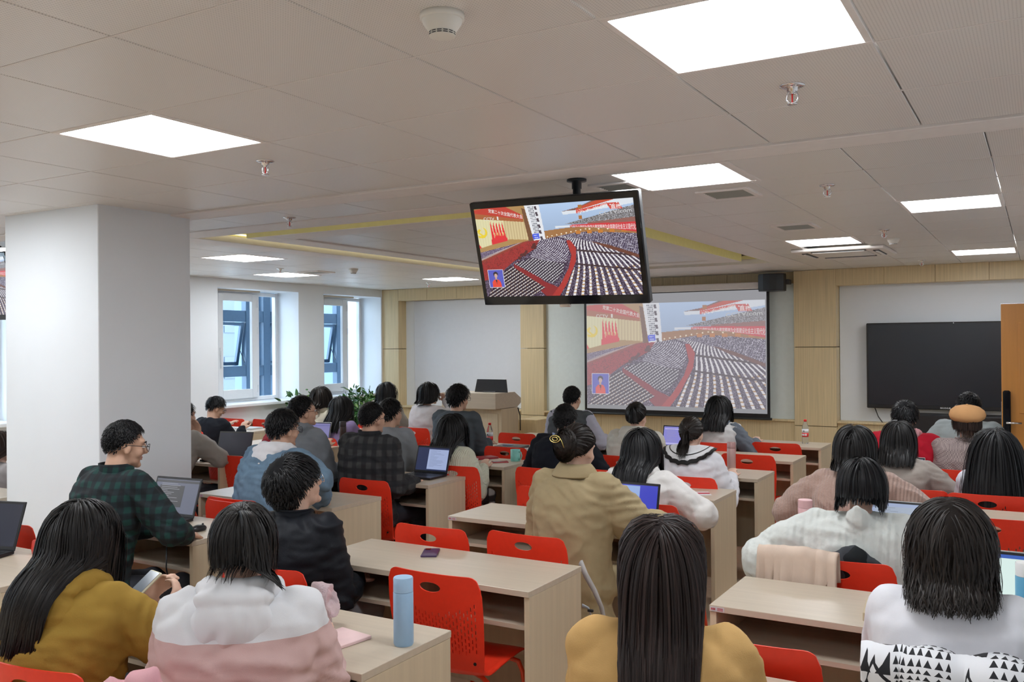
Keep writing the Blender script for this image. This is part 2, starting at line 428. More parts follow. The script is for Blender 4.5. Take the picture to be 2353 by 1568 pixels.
# ------------------------------------------------------------------ ceiling
ceil = empty('ceiling', (0, 0, CEIL)); ceil['kind'] = 'structure'
slab = MB().box(-9.8, XR+.2, BACKY-.2, 4.9, .09, .3).box(-9.8, XR+.2, 9.9, WALLY+.8, .09, .3).box(-9.8, -5.78, 4.9, 9.9, .09, .3).box(-2.53, XR+.2, 4.9, 9.9, .09, .3).box(-5.8, -2.5, 4.85, 9.95, .32, .4)
obj('slab', slab, M_ceilp, ceil)
LIGHTS = []
def gridzone(xs, ys, holes, limitstuff):
    rest = MB()
    for i in range(len(xs)-1):
        for j in range(len(ys)-1):
            x0, x1, y0, y1 = xs[i], xs[i+1], ys[j], ys[j+1]
            cxm, cym = (x0+x1)/2, (y0+y1)/2
            if any(h[0]-.02 < cxm < h[1]+.02 and h[2]-.02 < cym < h[3]+.02 for h in holes): continue
            g = .0028
            jit = .0012*noise.noise(Vector((cxm*3, cym*3, 1)))
            # in view?
            d = np.array([cxm, cym, CEIL-CAMZ]); dz = d@_fw
            vis = dz > .2 and abs(d@_r/dz) < .72 and abs(d@_u/dz) < .47
            if vis and min(x1-x0, y1-y0) > .2:
                obj('ceiling_panel', MB().box(x0+g-cxm, x1-g-cxm, y0+g-cym, y1-g-cym, jit, .02+jit, c=.0025), M_ceil, ceil, loc=(cxm, cym, 0))
            else: rest.box(x0+g, x1-g, y0+g, y1-g, 0, .02)
    if rest.v: o = obj('outer_ceiling_panels', rest, M_ceil, ceil); o['kind'] = 'stuff'
def frange(a, b, s): return [a+s*i for i in range(int(round((b-a)/s))+1)]
near_l = [(-3.41, -2.81, 2.173, 2.759), (-1.01, -.41, 2.173, 2.759), (-3.41, -2.81, -.17, .415), (-1.01, -.41, -.757, -.17), (-5.81, -5.21, 2.173, 2.759), (-7.61, -7.01, .415, 1.0), (-5.81, -5.21, -.757, -.17), (-8.21, -7.61, 2.759, 3.345)]
xsn = [-9.0]+frange(-8.81, -.41, .6)+[.19, XR]
ysn = [BACKY]+frange(-2.515, 3.931, .586)
col = (-5.86, -4.89, 3.41, 4.09)
gridzone(xsn, ysn, near_l, 0)
fl_right = [(-1.91, -1.34+.06, 4.2, 4.8), (-.77, -.2, 6.0, 6.6), (-1.91, -1.34, 7.8, 8.4), (-.77, -.2, 9.6, 10.2)]
fl_left = [(-7.06, -6.46, 6.0, 6.6), (-8.26, -7.66, 7.8, 8.4), (-7.06, -6.46, 9.6, 10.2), (-8.26, -7.66, 4.2, 4.8)]
ysf = frange(4.2, 10.8, .6)+[WALLY]
tray = (-6.05, -2.26, 4.62, 10.42)
gridzone([-2.26, -1.91, -1.34, -.77, -.2, .37, XR], ysf, fl_right+[(-2.02, -1.2, 8.62, 9.42)], 0)
gridzone([-9.0, -8.86, -8.26, -7.66, -7.06, -6.46, -6.05], ysf, fl_left, 0)
gridzone([-6.05, -5.45, -4.85, -4.25, -3.65, -3.05, -2.26], [4.2, 4.62], [], 0)
gridzone([-6.05, -5.45, -4.85, -4.25, -3.65, -3.05, -2.26], [10.42, 10.8, WALLY], [], 0)
gridzone([-6.1, -5.5, -4.9, -4.3, -3.7, -3.1, -2.62], [WALLY, WALLY+.4], [], 0)
obj('fill_strip', MB().box(-9.8, XR, WALLY-.01, WALLY+.6, .03, .08), M_ceilp, ceil)
for k, yy in enumerate(ysn[1:-1]):  # thin white bars stand in for light catching the panels' beveled edges
    obj('joint_highlight', MB().box(-9.0, XR, -.0028, .0028, -.0012, .004), M_trim, ceil, loc=(0, yy, 0))
for k, yy in enumerate(ysf[1:-1]):  # same painted edge highlights on the front right panels
    obj('joint_highlight', MB().box(-2.25, XR, -.0025, .0025, -.0010, .004), M_trim, ceil, loc=(0, yy, 0))
obj('trim_strip', MB().box(-9.0, XR, 3.935, 4.145, -.012, .03, c=.004), M_trim, ceil)
obj('shadow_gap', MB().box(-9.0, XR, 4.15, 4.195, .012, .03), M_dark, ceil)
# tray: outer trim, cove sides, island
tr = MB(); x0, x1, y0, y1 = tray; gx0, gx1, gy0, gy1 = -5.78, -2.53, 4.9, 9.9
tr.box(x0, gx0, y0, y1, -.006, .05, c=.004).box(gx1, x1, y0, y1, -.006, .05, c=.004).box(gx0, gx1, y0, gy0, -.006, .05, c=.004).box(gx0, gx1, gy1, y1, -.006, .05, c=.004)
obj('tray_border', tr, M_trim, ceil)
cv = MB(); e = .012
cv.box(gx0-e, gx0, gy0, gy1, .05, .33).box(gx1, gx1+e, gy0, gy1, .05, .33).box(gx0, gx1, gy0-e, gy0, .05, .33).box(gx0, gx1, gy1, gy1+e, .05, .33)
cv.box(gx0, gx1, gy0, gy1, .30, .32)
obj('cove_lining', cv, M_cove, ceil)
ix0, ix1, iy0, iy1 = -5.5, -2.79, 5.16, 9.62; bw = .26
isl = MB(); isl.box(ix0, ix0+bw, iy0, iy1, 0, .10, c=.003).box(ix1-bw, ix1, iy0, iy1, 0, .10, c=.003).box(ix0+bw, ix1-bw, iy0, iy0+bw, 0, .10, c=.003).box(ix0+bw, ix1-bw, iy1-bw, iy1, 0, .10, c=.003)
obj('island_border', isl, M_trim, ceil)
lin = MB(); e = .004
lin.box(ix0-e, ix0, iy0, iy1, .004, .30).box(ix1, ix1+e, iy0, iy1, .004, .30).box(ix0, ix1, iy0-e, iy0, .004, .30).box(ix0, ix1, iy1, iy1+e, .004, .30)
obj('island_side', lin, M_cove, ceil)
led = MB(); q = .05
led.box(ix0+q, ix0+q+.03, iy0+q, iy1-q, .102, .112).box(ix1-q-.03, ix1-q, iy0+q, iy1-q, .102, .112).box(ix0+q+.03, ix1-q-.03, iy0+q, iy0+q+.03, .102, .112).box(ix0+q+.03, ix1-q-.03, iy1-q-.03, iy1-q, .102, .112)
led.box(gx0+.01, gx0+.03, gy0+.1, gy1-.1, .06, .07).box(gx1-.03, gx1-.01, gy0+.1, gy1-.1, .06, .07).box(gx0+.1, gx1-.1, gy0+.01, gy0+.03, .06, .07)
obj('cove_light_strip', led, emit('cove_glow', (1, .88, .50), .75), ceil)
pw = (ix1-ix0-2*bw)/4; ph = (iy1-iy0-2*bw)/7
for i in range(4):
    for j in range(7):
        cxm = ix0+bw+pw*(i+.5); cym = iy0+bw+ph*(j+.5)
        obj('ceiling_panel', MB().box(-pw/2+.003, pw/2-.003, -ph/2+.003, ph/2-.003, .012, .03, c=.002), M_ceil, ceil, loc=(cxm, cym, 0))
# light panels
LL = ['large square ceiling light at the top right, nearest the camera', 'square ceiling light above the wide white column',
      'square ceiling light just right of the hanging television pole', 'ceiling light at far right, above the smart board, second nearest',
      'ceiling light directly in front of the air conditioner cassette', 'small ceiling light at far right above the wooden wall band',
      'ceiling light whose left tip meets the white column', 'ceiling light between the column and the ceiling air vent, near the windows', 'farthest left ceiling light, above the plain white front wall panel',
      'ceiling light whose corner shows left of the white column']
keys = [near_l[1], near_l[0], fl_right[0], fl_right[1], fl_right[2], fl_right[3], fl_left[0], fl_left[1], fl_left[2], fl_left[3]]
allL = keys+[h for h in near_l[2:]]
proto = None
for i, (a, b, c_, d) in enumerate(allL):
    W, D = b-a, d-c_
    lb = LL[i] if i < len(LL) else 'square ceiling light panel behind the camera'
    L_ = empty('ceiling_light', ((a+b)/2, (c_+d)/2, CEIL), 0, lb, 'light', 'square ceiling light panels')
    fr = MB(); t = .022
    fr.box(-W/2, W/2, -D/2, -D/2+t, -.004, .03, c=.002).box(-W/2, W/2, D/2-t, D/2, -.004, .03, c=.002).box(-W/2, -W/2+t, -D/2+t, D/2-t, -.004, .03, c=.002).box(W/2-t, W/2, -D/2+t, D/2-t, -.004, .03, c=.002)
    obj('frame', fr, M_trim, L_)
    obj('diffuser', MB().box(-W/2+t, W/2-t, -D/2+t, D/2-t, 0, .02), M_lamp, L_)
# sprinklers
M_bulb = mat('red_glass_bulb', (.6, .02, .02), .1, var=0)
def sprinkler(x, y, lb):
    s = empty('sprinkler', (x, y, CEIL), 0, lb, 'sprinkler', 'ceiling sprinklers')
    o = obj('escutcheon', MB().lathe([(.042, 0), (.042, -.004), (.03, -.008), (.018, -.009), (.018, -.02), (.010, -.022), (.010, -.03), (0, -.03)], 18), M_chrome, s, True)
    a = MB()
    for k in (-1, 1): a.tube([(k*.010, 0, -.022), (k*.018, 0, -.033), (k*.018, 0, -.048), (k*.006, 0, -.062)], .0035, 6)
    obj('frame_arms', a, M_chrome, s, True)
    obj('bulb', MB().tube([(0, 0, -.03), (0, 0, -.058)], .003, 6), M_bulb, s, True)
    obj('deflector', MB().lathe([(.0, -.06), (.017, -.062), (.017, -.065), (0, -.066)], 12), M_chrome, s, True)
for x, y, lb in ((-.716, 3.08, 'large sprinkler below the biggest ceiling light'), (-1.014, 5.155, 'sprinkler between the right air vent and the far right lights'),
                 (-3.107, 3.031, 'sprinkler right of the light above the column'), (-4.352, 4.462, 'sprinkler at the near edge of the ceiling tray'),
                 (-1.051, 7.488, 'sprinkler beside the small smoke detector near the air conditioner'), (-1.109, 10.559, 'farthest right sprinkler, by the wooden wall band'),
                 (-7.355, 7.389, 'sprinkler over the tip of the window-side light'), (-7.423, 10.319, 'sprinkler behind the farthest left light')):
    sprinkler(x, y, lb)
M_det = mat('detector_white', (.8, .78, .72), .45, var=.01)
def detector(x, y, s, lb):
    d = empty('smoke_detector', (x, y, CEIL), 0, lb, 'smoke detector')
    obj('base', MB().lathe([(.052*s, 0), (.052*s, -.012*s), (.049*s, -.014*s), (0, -.014*s)], 28), M_det, d, True)
    o = obj('dome', MB().lathe([(.048*s, -.012*s), (.045*s, -.022*s), (.033*s, -.04*s), (.031*s, -.041*s), (.031*s, -.051*s), (.026*s, -.053*s), (0, -.053*s)], 28), M_det, d); sharp(o, 30)
    v = MB()
    for k in range(14):
        a0 = 2*PI*k/14; 
        for zz in (-.0435, -.048):
            a1 = a0+.34
            v.add([(.0318*s*math.cos(a), .0318*s*math.sin(a), z*s) for a, z in ((a0, zz), (a1, zz), (a1, zz-.0022), (a0, zz-.0022))], [(0, 1, 2, 3)])
    obj('vent_slots', v, M_black, d)
detector(-1.339, 1.93, 1.12, 'large round smoke detector at the top edge of the photo')
detector(-1.077, 8.181, 1.0, 'small smoke detector right of the air conditioner cassette')
detector(-6.761, 7.937, 1.0, 'small smoke detector near the window-side ceiling lights')
# vents
M_slat = mat('vent_slat_grey', (.40, .41, .37), .5, var=.02)
def vent(x0, x1, y0, y1, lb, ang=0):
    v = empty('air_vent', ((x0+x1)/2, (y0+y1)/2, CEIL), 0, lb, 'air vent', 'ceiling air vents'); W, D = x1-x0, y1-y0; t = .035
    obj('frame', MB().box(-W/2, W/2, -D/2, -D/2+t, -.012, .003, c=.003).box(-W/2, W/2, D/2-t, D/2, -.012, .003, c=.003).box(-W/2, -W/2+t, -D/2+t, D/2-t, -.012, .003, c=.003).box(W/2-t, W/2, -D/2+t, D/2-t, -.012, .003, c=.003), M_trim, v)
    obj('backing', MB().box(-W/2+t, W/2-t, -D/2+t, D/2-t, -.001, 0), M_dark, v)
    n = 8; me = None
    for k in range(n):
        yy = -D/2+t+(D-2*t)*(k+.5)/n
        if me is None: me = MB().add([(-W/2+t, -.004, -.002), (W/2-t, -.004, -.002), (W/2-t, .003, -.010), (-W/2+t, .003, -.010), (-W/2+t, -.002, -.001), (W/2-t, -.002, -.001), (W/2-t, .005, -.009), (-W/2+t, .005, -.009)],
                                      [(0, 1, 2, 3), (7, 6, 5, 4), (0, 4, 5, 1), (1, 5, 6, 2), (2, 6, 7, 3), (3, 7, 4, 0)]).mesh('slat')
        link('slat', me, M_slat, v, (0, yy, 0))
vent(-1.70, -1.40, 4.95, 5.28, 'square ceiling vent next to the light right of the television')
vent(-1.73, -1.43, 6.70, 7.05, 'ceiling vent in front of the air conditioner light')
vent(-7.53, -7.2, 7.83, 8.13, 'ceiling vent beside the window-side light')
vent(-2.62+.5, -2.3+.42, 4.42, 4.72, 'ceiling vent partly hidden behind the hanging television')
# air conditioner cassette
ac = empty('air_conditioner', (-1.62, 9.02, CEIL), 0, 'white square ceiling air conditioner cassette near the front wall', 'air conditioner')
obj('panel', MB().box(-.41, .41, -.41, .41, -.03, 0, c=.008), M_trim, ac)
obj('intake_grille', MB().box(-.24, .24, -.24, .24, -.037, -.029, c=.003), M_ceil, ac)
for k in range(4):
    mm = Matrix.Rotation(k*PI/2, 4, 'Z')
    a = MB().box(-.24, .24, .29, .345, -.036, -.029); a.v = [tuple(mm @ Vector(p)) for p in a.v]; obj('air_outlet', a, M_dark, ac)
    a = MB().box(-.23, .23, .31, .335, -.046, -.034, c=.003); a.v = [tuple(mm @ Vector(p)) for p in a.v]; obj('louver', a, M_trim, ac)

# ================================================================== SCREENS
SCR = .36   # display brightness against the room exposure
def broadcast(Wn=348, Hn=208):
    """the televised assembly, painted cell by cell (linear colours); px,py follow the picture 0..1390 x 0..860"""
    X, Y = np.meshgrid((np.arange(Wn)+.5)/Wn*1390, (np.arange(Hn)+.5)/Hn*860)
    im = np.zeros((Hn, Wn, 3)); rs = np.random.RandomState(5)
    def put(m, c, a=1.0): im[m] = im[m]*(1-a)+np.array(c)*a
    def poly(pts):
        m = np.zeros(X.shape, bool); n = len(pts)
        for i in range(n):
            x0, y0 = pts[i]; x1, y1 = pts[(i+1) % n]
            if y0 == y1: continue
            c = ((Y > min(y0, y1)) & (Y <= max(y0, y1))) & (X < (x1-x0)*(Y-y0)/(y1-y0)+x0); m ^= c
        return m
    noise2 = rs.rand(Hn, Wn)
    sm = lambda a: (a+np.roll(a, 1, 0)+np.roll(a, 1, 1)+np.roll(a, -1, 1))/4
    n1 = noise2; n2 = sm(rs.rand(Hn, Wn))
    im[:] = (.10, .045, .06)
    # crowd base
    crowd = poly([(0, 330), (420, 330), (600, 300), (800, 275), (1390, 310), (1390, 860), (0, 860)])
    put(crowd, (.035, .02, .045)); put(crowd & (n1 > .86), (.45, .38, .5)); put(crowd & (n1 < .1), (.12, .06, .14))
    # red floor sweeping from stage to centre
    red = poly([(0, 500), (200, 430), (420, 335), (575, 320), (560, 380), (470, 430), (300, 520), (120, 660), (0, 700)])
    put(red, (.36, .03, .03)); put(red & (n2 > .6), (.2, .02, .02))
    put(poly([(300, 540), (350, 520), (560, 720), (680, 780), (640, 860), (560, 860), (300, 590)]), (.26, .02, .025))
    put(poly([(800, 345), (840, 340), (875, 420), (860, 540), (780, 700), (700, 860), (610, 860), (700, 750), (790, 600), (828, 480)]), (.42, .035, .03))
    put(poly([(0, 520), (0, 490), (420, 325), (470, 325), (300, 400)]), (.28, .05, .03))
    put(poly([(0, 480), (430, 315), (440, 325), (0, 500)]), (.5, .42, .4), .7)
    # stage seating left
    st = poly([(0, 380), (290, 305), (440, 318), (0, 478)])
    put(st, (.08, .04, .1)); ph = (Y+X*.33)/13.0; put(st & ((ph % 1) < .38), (.55, .5, .6)); put(st & ((X*.09+np.floor(ph)*.4) % 1 < .3), (.06, .03, .09))
    # left lower seat block
    lb = poly([(60, 790), (210, 600), (275, 560), (560, 780), (430, 860), (0, 860)])
    put(lb, (.03, .015, .03)); q = (Y+X*.62)/30.0; d = (X*.045+np.floor(q)*.37) % 1
    put(lb & ((q % 1) < .30) & (d < .72), (.72, .68, .66)); put(lb & ((q % 1) < .30) & (d > .88), (.45, .25, .1))
    # middle seat block
    mbk = poly([(300, 540), (480, 490), (760, 560), (735, 640), (640, 740), (570, 715)])
    q = (Y+X*.75)/26.0; d = (X*.06+np.floor(q)*.41) % 1
    put(mbk, (.03, .02, .04)); put(mbk & ((q % 1) < .34) & (d < .75), (.74, .72, .75))
    ub = poly([(455, 480), (570, 325), (690, 300), (790, 345), (815, 450), (770, 545), (620, 530)])
    rr = np.hypot(X-430, (Y-250)*1.25); q = rr/17.0
    put(ub, (.04, .02, .06)); put(ub & ((q % 1) < .42) & (n1 > .15), (.70, .68, .76)); aa = np.arctan2(Y-250, X-430)
    put(ub & ((aa*9) % 1 < .09), (.05, .03, .05))
    # right blocks: rows fan out
    rb = poly([(690, 290), (900, 285), (1390, 420), (1390, 860), (680, 860), (790, 700), (868, 540), (880, 420), (830, 340)])
    put(rb, (.035, .02, .045)); 
    cxp = 940+ (860-Y)*.05; t = (X-1010-(Y-860)*-.02)/(np.maximum(Y-120, 30))
    curve = t+.22*np.exp(-((Y-330)/160.)**2)
    q = curve*10.5
    stripe = (q % 1) < np.where(Y > 560, .34, .40)
    put(rb & stripe, (.80, .78, .80)); put(rb & stripe & (((Y*.03+np.floor(q)*.3) % 1) < .30) & (Y > 590), (.50, .30, .12))
    put(rb & ~stripe & (n1 > .80), (.28, .24, .34))
    for off in (255, 430, 560):   # cross aisles
        band = np.abs(Y-(off+(X-830)*.14)) < (5 if off < 400 else 8)
        put(rb & band, (.05, .025, .03))
    far = poly([(700, 290), (1000, 262), (1390, 300), (1390, 500), (1150, 420), (900, 330)])
    q = (Y-X*.22)/9.0; put(far, (.05, .035, .07)); put(far & ((q % 1) < .35) & (n1 > .3), (.42, .38, .5)); put(far & (n1 > .9), (.75, .72, .8))
    put(poly([(1000, 360), (1150, 400), (1390, 500), (1390, 530), (1130, 425)]), (.15, .05, .03))
    # hall walls
    put(poly([(500, 0), (1390, 0), (1390, 250), (620, 250), (600, 235)]), (.42, .56, .78))
    gr = poly([(600, 0), (1390, 0), (1390, 230), (620, 250)]); im[gr] = im[gr]*(.82+.25*(1-Y[gr]/250.))[:, None]
    put(poly([(620, 245), (850, 225), (1390, 240), (1390, 310), (1000, 272), (850, 280), (620, 318)]), (.36, .17, .06))
    for k in range(9): put(np.hypot(X-(640+k*42), Y-(300-k*6.5)) < 6, (.95, .85, .65))
    for k in range(4): put(np.hypot(X-(1010+k*75), Y-(250+k*3)) < 7, (.95, .85, .65))
    for k in range(5): put(poly([(890+k*95, 262), (930+k*95, 262), (930+k*95, 290), (890+k*95, 290)]), (.55, .2, .03))
    put(poly([(720, 206), (850, 206), (850, 222), (720, 226)]), (.72, .76, .82))
    put(poly([(845, 205), (1100, 200), (1390, 208), (1390, 298), (1100, 240), (845, 222)]), (.62, .04, .05))
    # balcony
    bal = poly([(800, 195), (1390, 60), (1390, 208), (1000, 200)]); put(bal, (.13, .12, .12)); put(bal & (n1 > .66), (.42, .42, .46))
    put(poly([(1000, 190), (1390, 165), (1390, 208), (1000, 202)]), (.28, .12, .1))
    put(poly([(790, 78), (920, 72), (1100, 35), (1240, 0), (1390, 0), (1390, 45), (1200, 70), (1100, 80), (930, 100), (800, 108)]), (.72, .77, .83))
    put(poly([(790, 78), (920, 72), (1180, 0), (1050, 0), (930, 50)]), (.2, .1, .08))
    put(poly([(915, 78), (1240, 0), (1090, 0), (915, 60)]), (.55, .07, .03)); put(poly([(915, 104), (1180, 40), (1180, 25), (915, 80)]), (.66, .05, .03))
    put(poly([(1170, 30), (1270, 30), (1300, 85), (1200, 85)]), (.62, .08, .06))
    for (a, b) in ((935, 28), (930, 125)): put(poly([(a, b), (a+30, b), (a+30, b+34), (a, b+34)]), (.4, .16, .04))
    for k in range(12): put(np.hypot(X-(950+k*28), Y-(104-k*6.5)) < 4, (.9, .9, .9))
    # stage
    put(poly([(0, 0), (470, 0), (500, 60), (510, 320), (420, 335), (0, 420)]), (.42, .25, .09))
    cur = poly([(0, 95), (300, 130), (450, 150), (468, 318), (290, 305), (0, 380)])
    im[cur] = np.stack([.62+.08*np.sin(X[cur]*.25), .50+.08*np.sin(X[cur]*.25), .27+.05*np.sin(X[cur]*.25)], 1)
    g = cur & (X < 260); im[g] = im[g]*.45+np.array([.78, .80, .50])*.55
    put(poly([(0, 8), (80, 0), (300, 0), (445, 88), (445, 128), (0, 42)]), (.52, .045, .03))
    put(poly([(0, 42), (445, 128), (445, 150), (0, 92)]), (.40, .12, .04))
    put(poly([(440, 20), (470, 30), (512, 330), (470, 335)]), (.17, .075, .035))
    for k in range(5):
        fx = 140+k*27; put(poly([(fx-8, 345-k*5), (fx-10, 160+k*3), (fx-2, 128+k*3), (fx+24, 335-k*4)]), (.74, .03, .04))
    put(poly([(122, 350), (122, 300), (275, 290), (275, 318)]), (.7, .03, .04))
    for k in range(4): put(poly([(163+k*26, 235), (168+k*26, 235), (170+k*26, 268), (164+k*26, 262)]), (.8, .6, .15))
    put(poly([(0, 340), (20, 375), (0, 382)]), (.7, .03, .03))
    # emblem: hammer and sickle in gold
    ex, ey = 42, 228; rr = np.hypot(X-ex, Y-ey); an = np.arctan2(Y-ey, X-ex)
    put((rr < 52) & (np.hypot(X-ex+9, Y-ey+10) > 44) & ((an > -1.35) & (an < 2.5)), (.82, .62, .03))
    put(poly([(0, 215), (22, 190), (38, 203), (20, 225), (72, 268), (62, 280), (6, 232)]), (.82, .62, .03))
    put(poly([(5, 268), (18, 256), (30, 266), (14, 282)]), (.82, .62, .03))
    # lattice column
    put(poly([(468, 0), (600, 0), (622, 322), (590, 322), (515, 330)]), (.78, .80, .84))
    for i in range(4):
        for j in range(17):
            x0 = 500+i*13+j*2.0; y0 = 12+j*17
            if y0 < 255: put(poly([(x0, y0), (x0+7, y0), (x0+7, y0+11), (x0, y0+11)]), (.09, .10, .13))
    for j in range(6): put(poly([(556+j*4, 12+j*56), (576+j*4, 12+j*56), (578+j*4, 46+j*56), (558+j*4, 46+j*56)]), (.07, .05, .07))
    put(poly([(505, 268), (568, 262), (570, 312), (512, 318)]), (.05, .10, .75)); put(poly([(520, 278), (556, 275), (556, 282), (520, 285)]), (.5, .55, .9)); put(poly([(522, 298), (560, 296), (560, 304), (522, 306)]), (.5, .55, .9))
    dk = rs.rand(14, 2)
    for a, b in dk: put(np.hypot(X-(330+a*190), (Y-(470-a*120+b*50))) < 10+6*b, (.09, .02, .02))
    # interpreter inset
    put(poly([(38, 592), (188, 592), (188, 768), (38, 768)]), (.75, .76, .82)); put(poly([(43, 597), (183, 597), (183, 763), (43, 763)]), (.10, .11, .52))
    put(poly([(70, 763), (74, 710), (92, 690), (132, 690), (152, 712), (158, 763)]), (.78, .07, .04)); put(poly([(104, 690), (122, 690), (114, 735)]), (.05, .03, .04))
    put(np.hypot(X-113, (Y-636)*.95) < 22, (.03, .02, .025)); put(np.hypot((X-113)*1.15, (Y-653)*.8) < 17, (.62, .40, .34)); put(poly([(106, 668), (120, 668), (122, 690), (104, 690)]), (.55, .34, .28))
    return np.clip(im, 0, 1)
BIM = broadcast()
def picture_mesh():
    Hn, Wn, _ = BIM.shape
    gx, gz = np.meshgrid(np.linspace(-.5, .5, Wn+1), np.linspace(.5, -.5, Hn+1))
    v = np.stack([gx.ravel(), np.zeros(gx.size), gz.ravel()], 1)
    i, j = np.meshgrid(np.arange(Hn), np.arange(Wn), indexing='ij'); a = (i*(Wn+1)+j).ravel()
    f = np.stack([a, a+Wn+1, a+Wn+2, a+1], 1)
    me = bpy.data.meshes.new('picture'); me.vertices.add(len(v)); me.vertices.foreach_set('co', v.ravel())
    me.loops.add(f.size); me.loops.foreach_set('vertex_index', f.ravel()); me.polygons.add(len(f))
    me.polygons.foreach_set('loop_start', np.arange(0, f.size, 4)); me.polygons.foreach_set('loop_total', np.full(len(f), 4))
    me.update(); at = me.color_attributes.new('picture', 'FLOAT_COLOR', 'CORNER')
    col = np.concatenate([np.repeat(BIM.reshape(-1, 3), 4, 0), np.ones((f.size, 1))], 1)
    at.data.foreach_set('color', col.ravel().astype(np.float32)); me.validate(); return me
def screen_mat(name, gain, lift):
    m, N, L, b = newmat(name); at = N.new('ShaderNodeAttribute'); at.attribute_name = 'picture'
    mu = N.new('ShaderNodeVectorMath'); mu.operation = 'MULTIPLY_ADD'; mu.inputs[1].default_value = (gain,)*3; mu.inputs[2].default_value = lift
    L.new(at.outputs['Color'], mu.inputs[0]); L.new(mu.outputs[0], b.inputs['Emission Color']); b.inputs['Emission Strength'].default_value = SCR
    b.inputs['Base Color'].default_value = (.02, .02, .02, 1); b.inputs['Roughness'].default_value = .3; return m
PM = picture_mesh()
PM.materials.append(screen_mat('tv_picture', 1.0, (0, 0, 0))); PROJ = screen_mat('projected_picture', .62, (.155, .15, .165))
def to_pic(me, quad, base=None):
    """fit flat lettering to a quad given in picture coordinates TL,TR,BR,BL; result lies in the unit picture plane"""
    co_ = np.array([v.co[:] for v in me.vertices]); x = co_[:, 0]; y = co_[:, 1]
    u = (x-x.min())/(x.max()-x.min()); v = 1-(y-y.min())/(y.max()-y.min())
    q = np.array(quad, float); P = (q[0]*((1-u)*(1-v))[:, None]+q[1]*(u*(1-v))[:, None]+q[2]*(u*v)[:, None]+q[3]*((1-u)*v)[:, None])
    for i, vv in enumerate(me.vertices): vv.co = (P[i, 0]/1390-.5, -.003, .5-P[i, 1]/860)
    me.update(); return me
TEXTS = [('党第二十次全国代表大会', [(140, 4), (445, 82), (445, 122), (136, 40)], (.8, .78, .75)),
         ('CCTV', [(82, 82), (182, 90), (182, 116), (82, 112)], (.75, .75, .72)), ('1', [(208, 82), (222, 84), (222, 116), (208, 114)], (.75, .75, .72)),
         ('直播', [(1205, 42), (1290, 46), (1292, 84), (1208, 84)], (.9, .85, .85)), ('CCTV/com', [(1105, 98), (1370, 88), (1372, 118), (1108, 132)], (.6, .6, .62)),
         ('伟大光荣', [(920, 88), (1180, 28), (1184, 48), (924, 103)], (.85, .75, .72)),
         ('思想伟大旗帜弘扬伟大建党精神为全面建设社会主义现代化', [(850, 209), (1390, 222), (1390, 280), (850, 218)], (.85, .75, .75))]
TM = [(to_pic(text_mesh(s, 1, 'lettering', .008), q), c) for s, q, c in TEXTS]
def place_picture(parent, W, H, y, wash):
    p = link('picture', PM, None, parent, (0, y, 0)); p.scale = (W, 1, H)
    if wash: p.material_slots[0].link = 'OBJECT'; p.material_slots[0].material = PROJ
    for k, (me, c) in enumerate(TM):
        m2 = me.copy(); cc = tuple(x*.62+.155 for x in c) if wash else c
        t = link('lettering', m2, emit('screen_lettering_%s_%d' % ('w' if wash else 't', k), cc, SCR), p, (0, 0, 0))
# hanging televisions
def hanging_tv(x, y, z, yaw, lb):
    t = empty('television', (x, y, z), yaw, lb, 'television', 'hanging televisions'); W, H = .983, .575
    hd = obj('screen_body', MB().box(-W/2, W/2, -.015, .03, -H/2, H/2, c=.006).box(-W*.35, W*.35, .03, .075, -H*.35, H*.35, c=.01), M_black, t, rot=(.304, .0186, 0))
    b = .022; sc = obj('bezel', MB().box(-W/2+.004, W/2-.004, -.019, -.0155, -H/2+.004, H/2-.004), M_gloss, hd)
    pc = empty('display', (0, 0, 0)); pc.parent = t; pc.rotation_euler = (.304, .0186, 0)
    place_picture(pc, W-.056, H-.085, -.0215, False)
    pc.children[0].location.z = .008
    for ch in list(pc.children): ch.parent = hd
    bpy.data.objects.remove(pc)
    obj('logo_tab', MB().box(-.02, .045, -.024, -.012, -H/2-.012, -H/2+.004, c=.003), M_chrome, hd)
    obj('pole', MB().lathe([(.052, CEIL-z), (.052, CEIL-z-.012), (.026, CEIL-z-.014), (.026, CEIL-z-.05), (.021, CEIL-z-.05), (.021, .08), (0, .08)], 18, (.09, .05, 0)), M_dark, t, True)
    obj('bracket', MB().box(.03, .15, .04, .09, -.12, .12, c=.006), M_dark, t)
    return t
hanging_tv(-2.19, 4.2, 2.2326, 0, 'hanging flat television in the middle of the room showing the assembly broadcast')
hanging_tv(-7.72, 4.3, 2.26, 0, 'hanging television mostly hidden behind the white column at the left edge')
# projection screen
px0, px1, pz0, pz1 = -5.43, -2.90, .80, 2.40
YS = WALLY-.06
ps = empty('projection_screen', ((px0+px1)/2, YS, (pz0+pz1)/2), 0, 'large pull-down projection screen with black border showing the assembly', 'projection screen')
W, H = px1-px0, pz1-pz0
obj('black_border', MB().box(-W/2, W/2, 0, .006, -H/2, H/2), M_black, ps)
obj('white_cloth', MB().box(-W/2+.035, W/2-.035, -.002, 0, -H/2+.05, H/2-.01), emit('screen_grey_cloth', (.30, .30, .32), SCR), ps)
pp = empty('t'); pp.parent = ps; place_picture(ps, W-.09, H-.24, -.005, True); bpy.data.objects.remove(pp)
for c in ps.children:
    if c.name.startswith('picture'): c.location.z = -.015; c.location.x = -.005
obj('weight_bar', MB().tube([(-W/2-.02, 0, -H/2-.012), (W/2+.02, 0, -H/2-.012)], .016, 8), M_dark, ps)
obj('roller_case', MB().box(-W/2-.02, W/2+.02, -.03, .10, H/2, H/2+.085, c=.01), M_trim, ps)
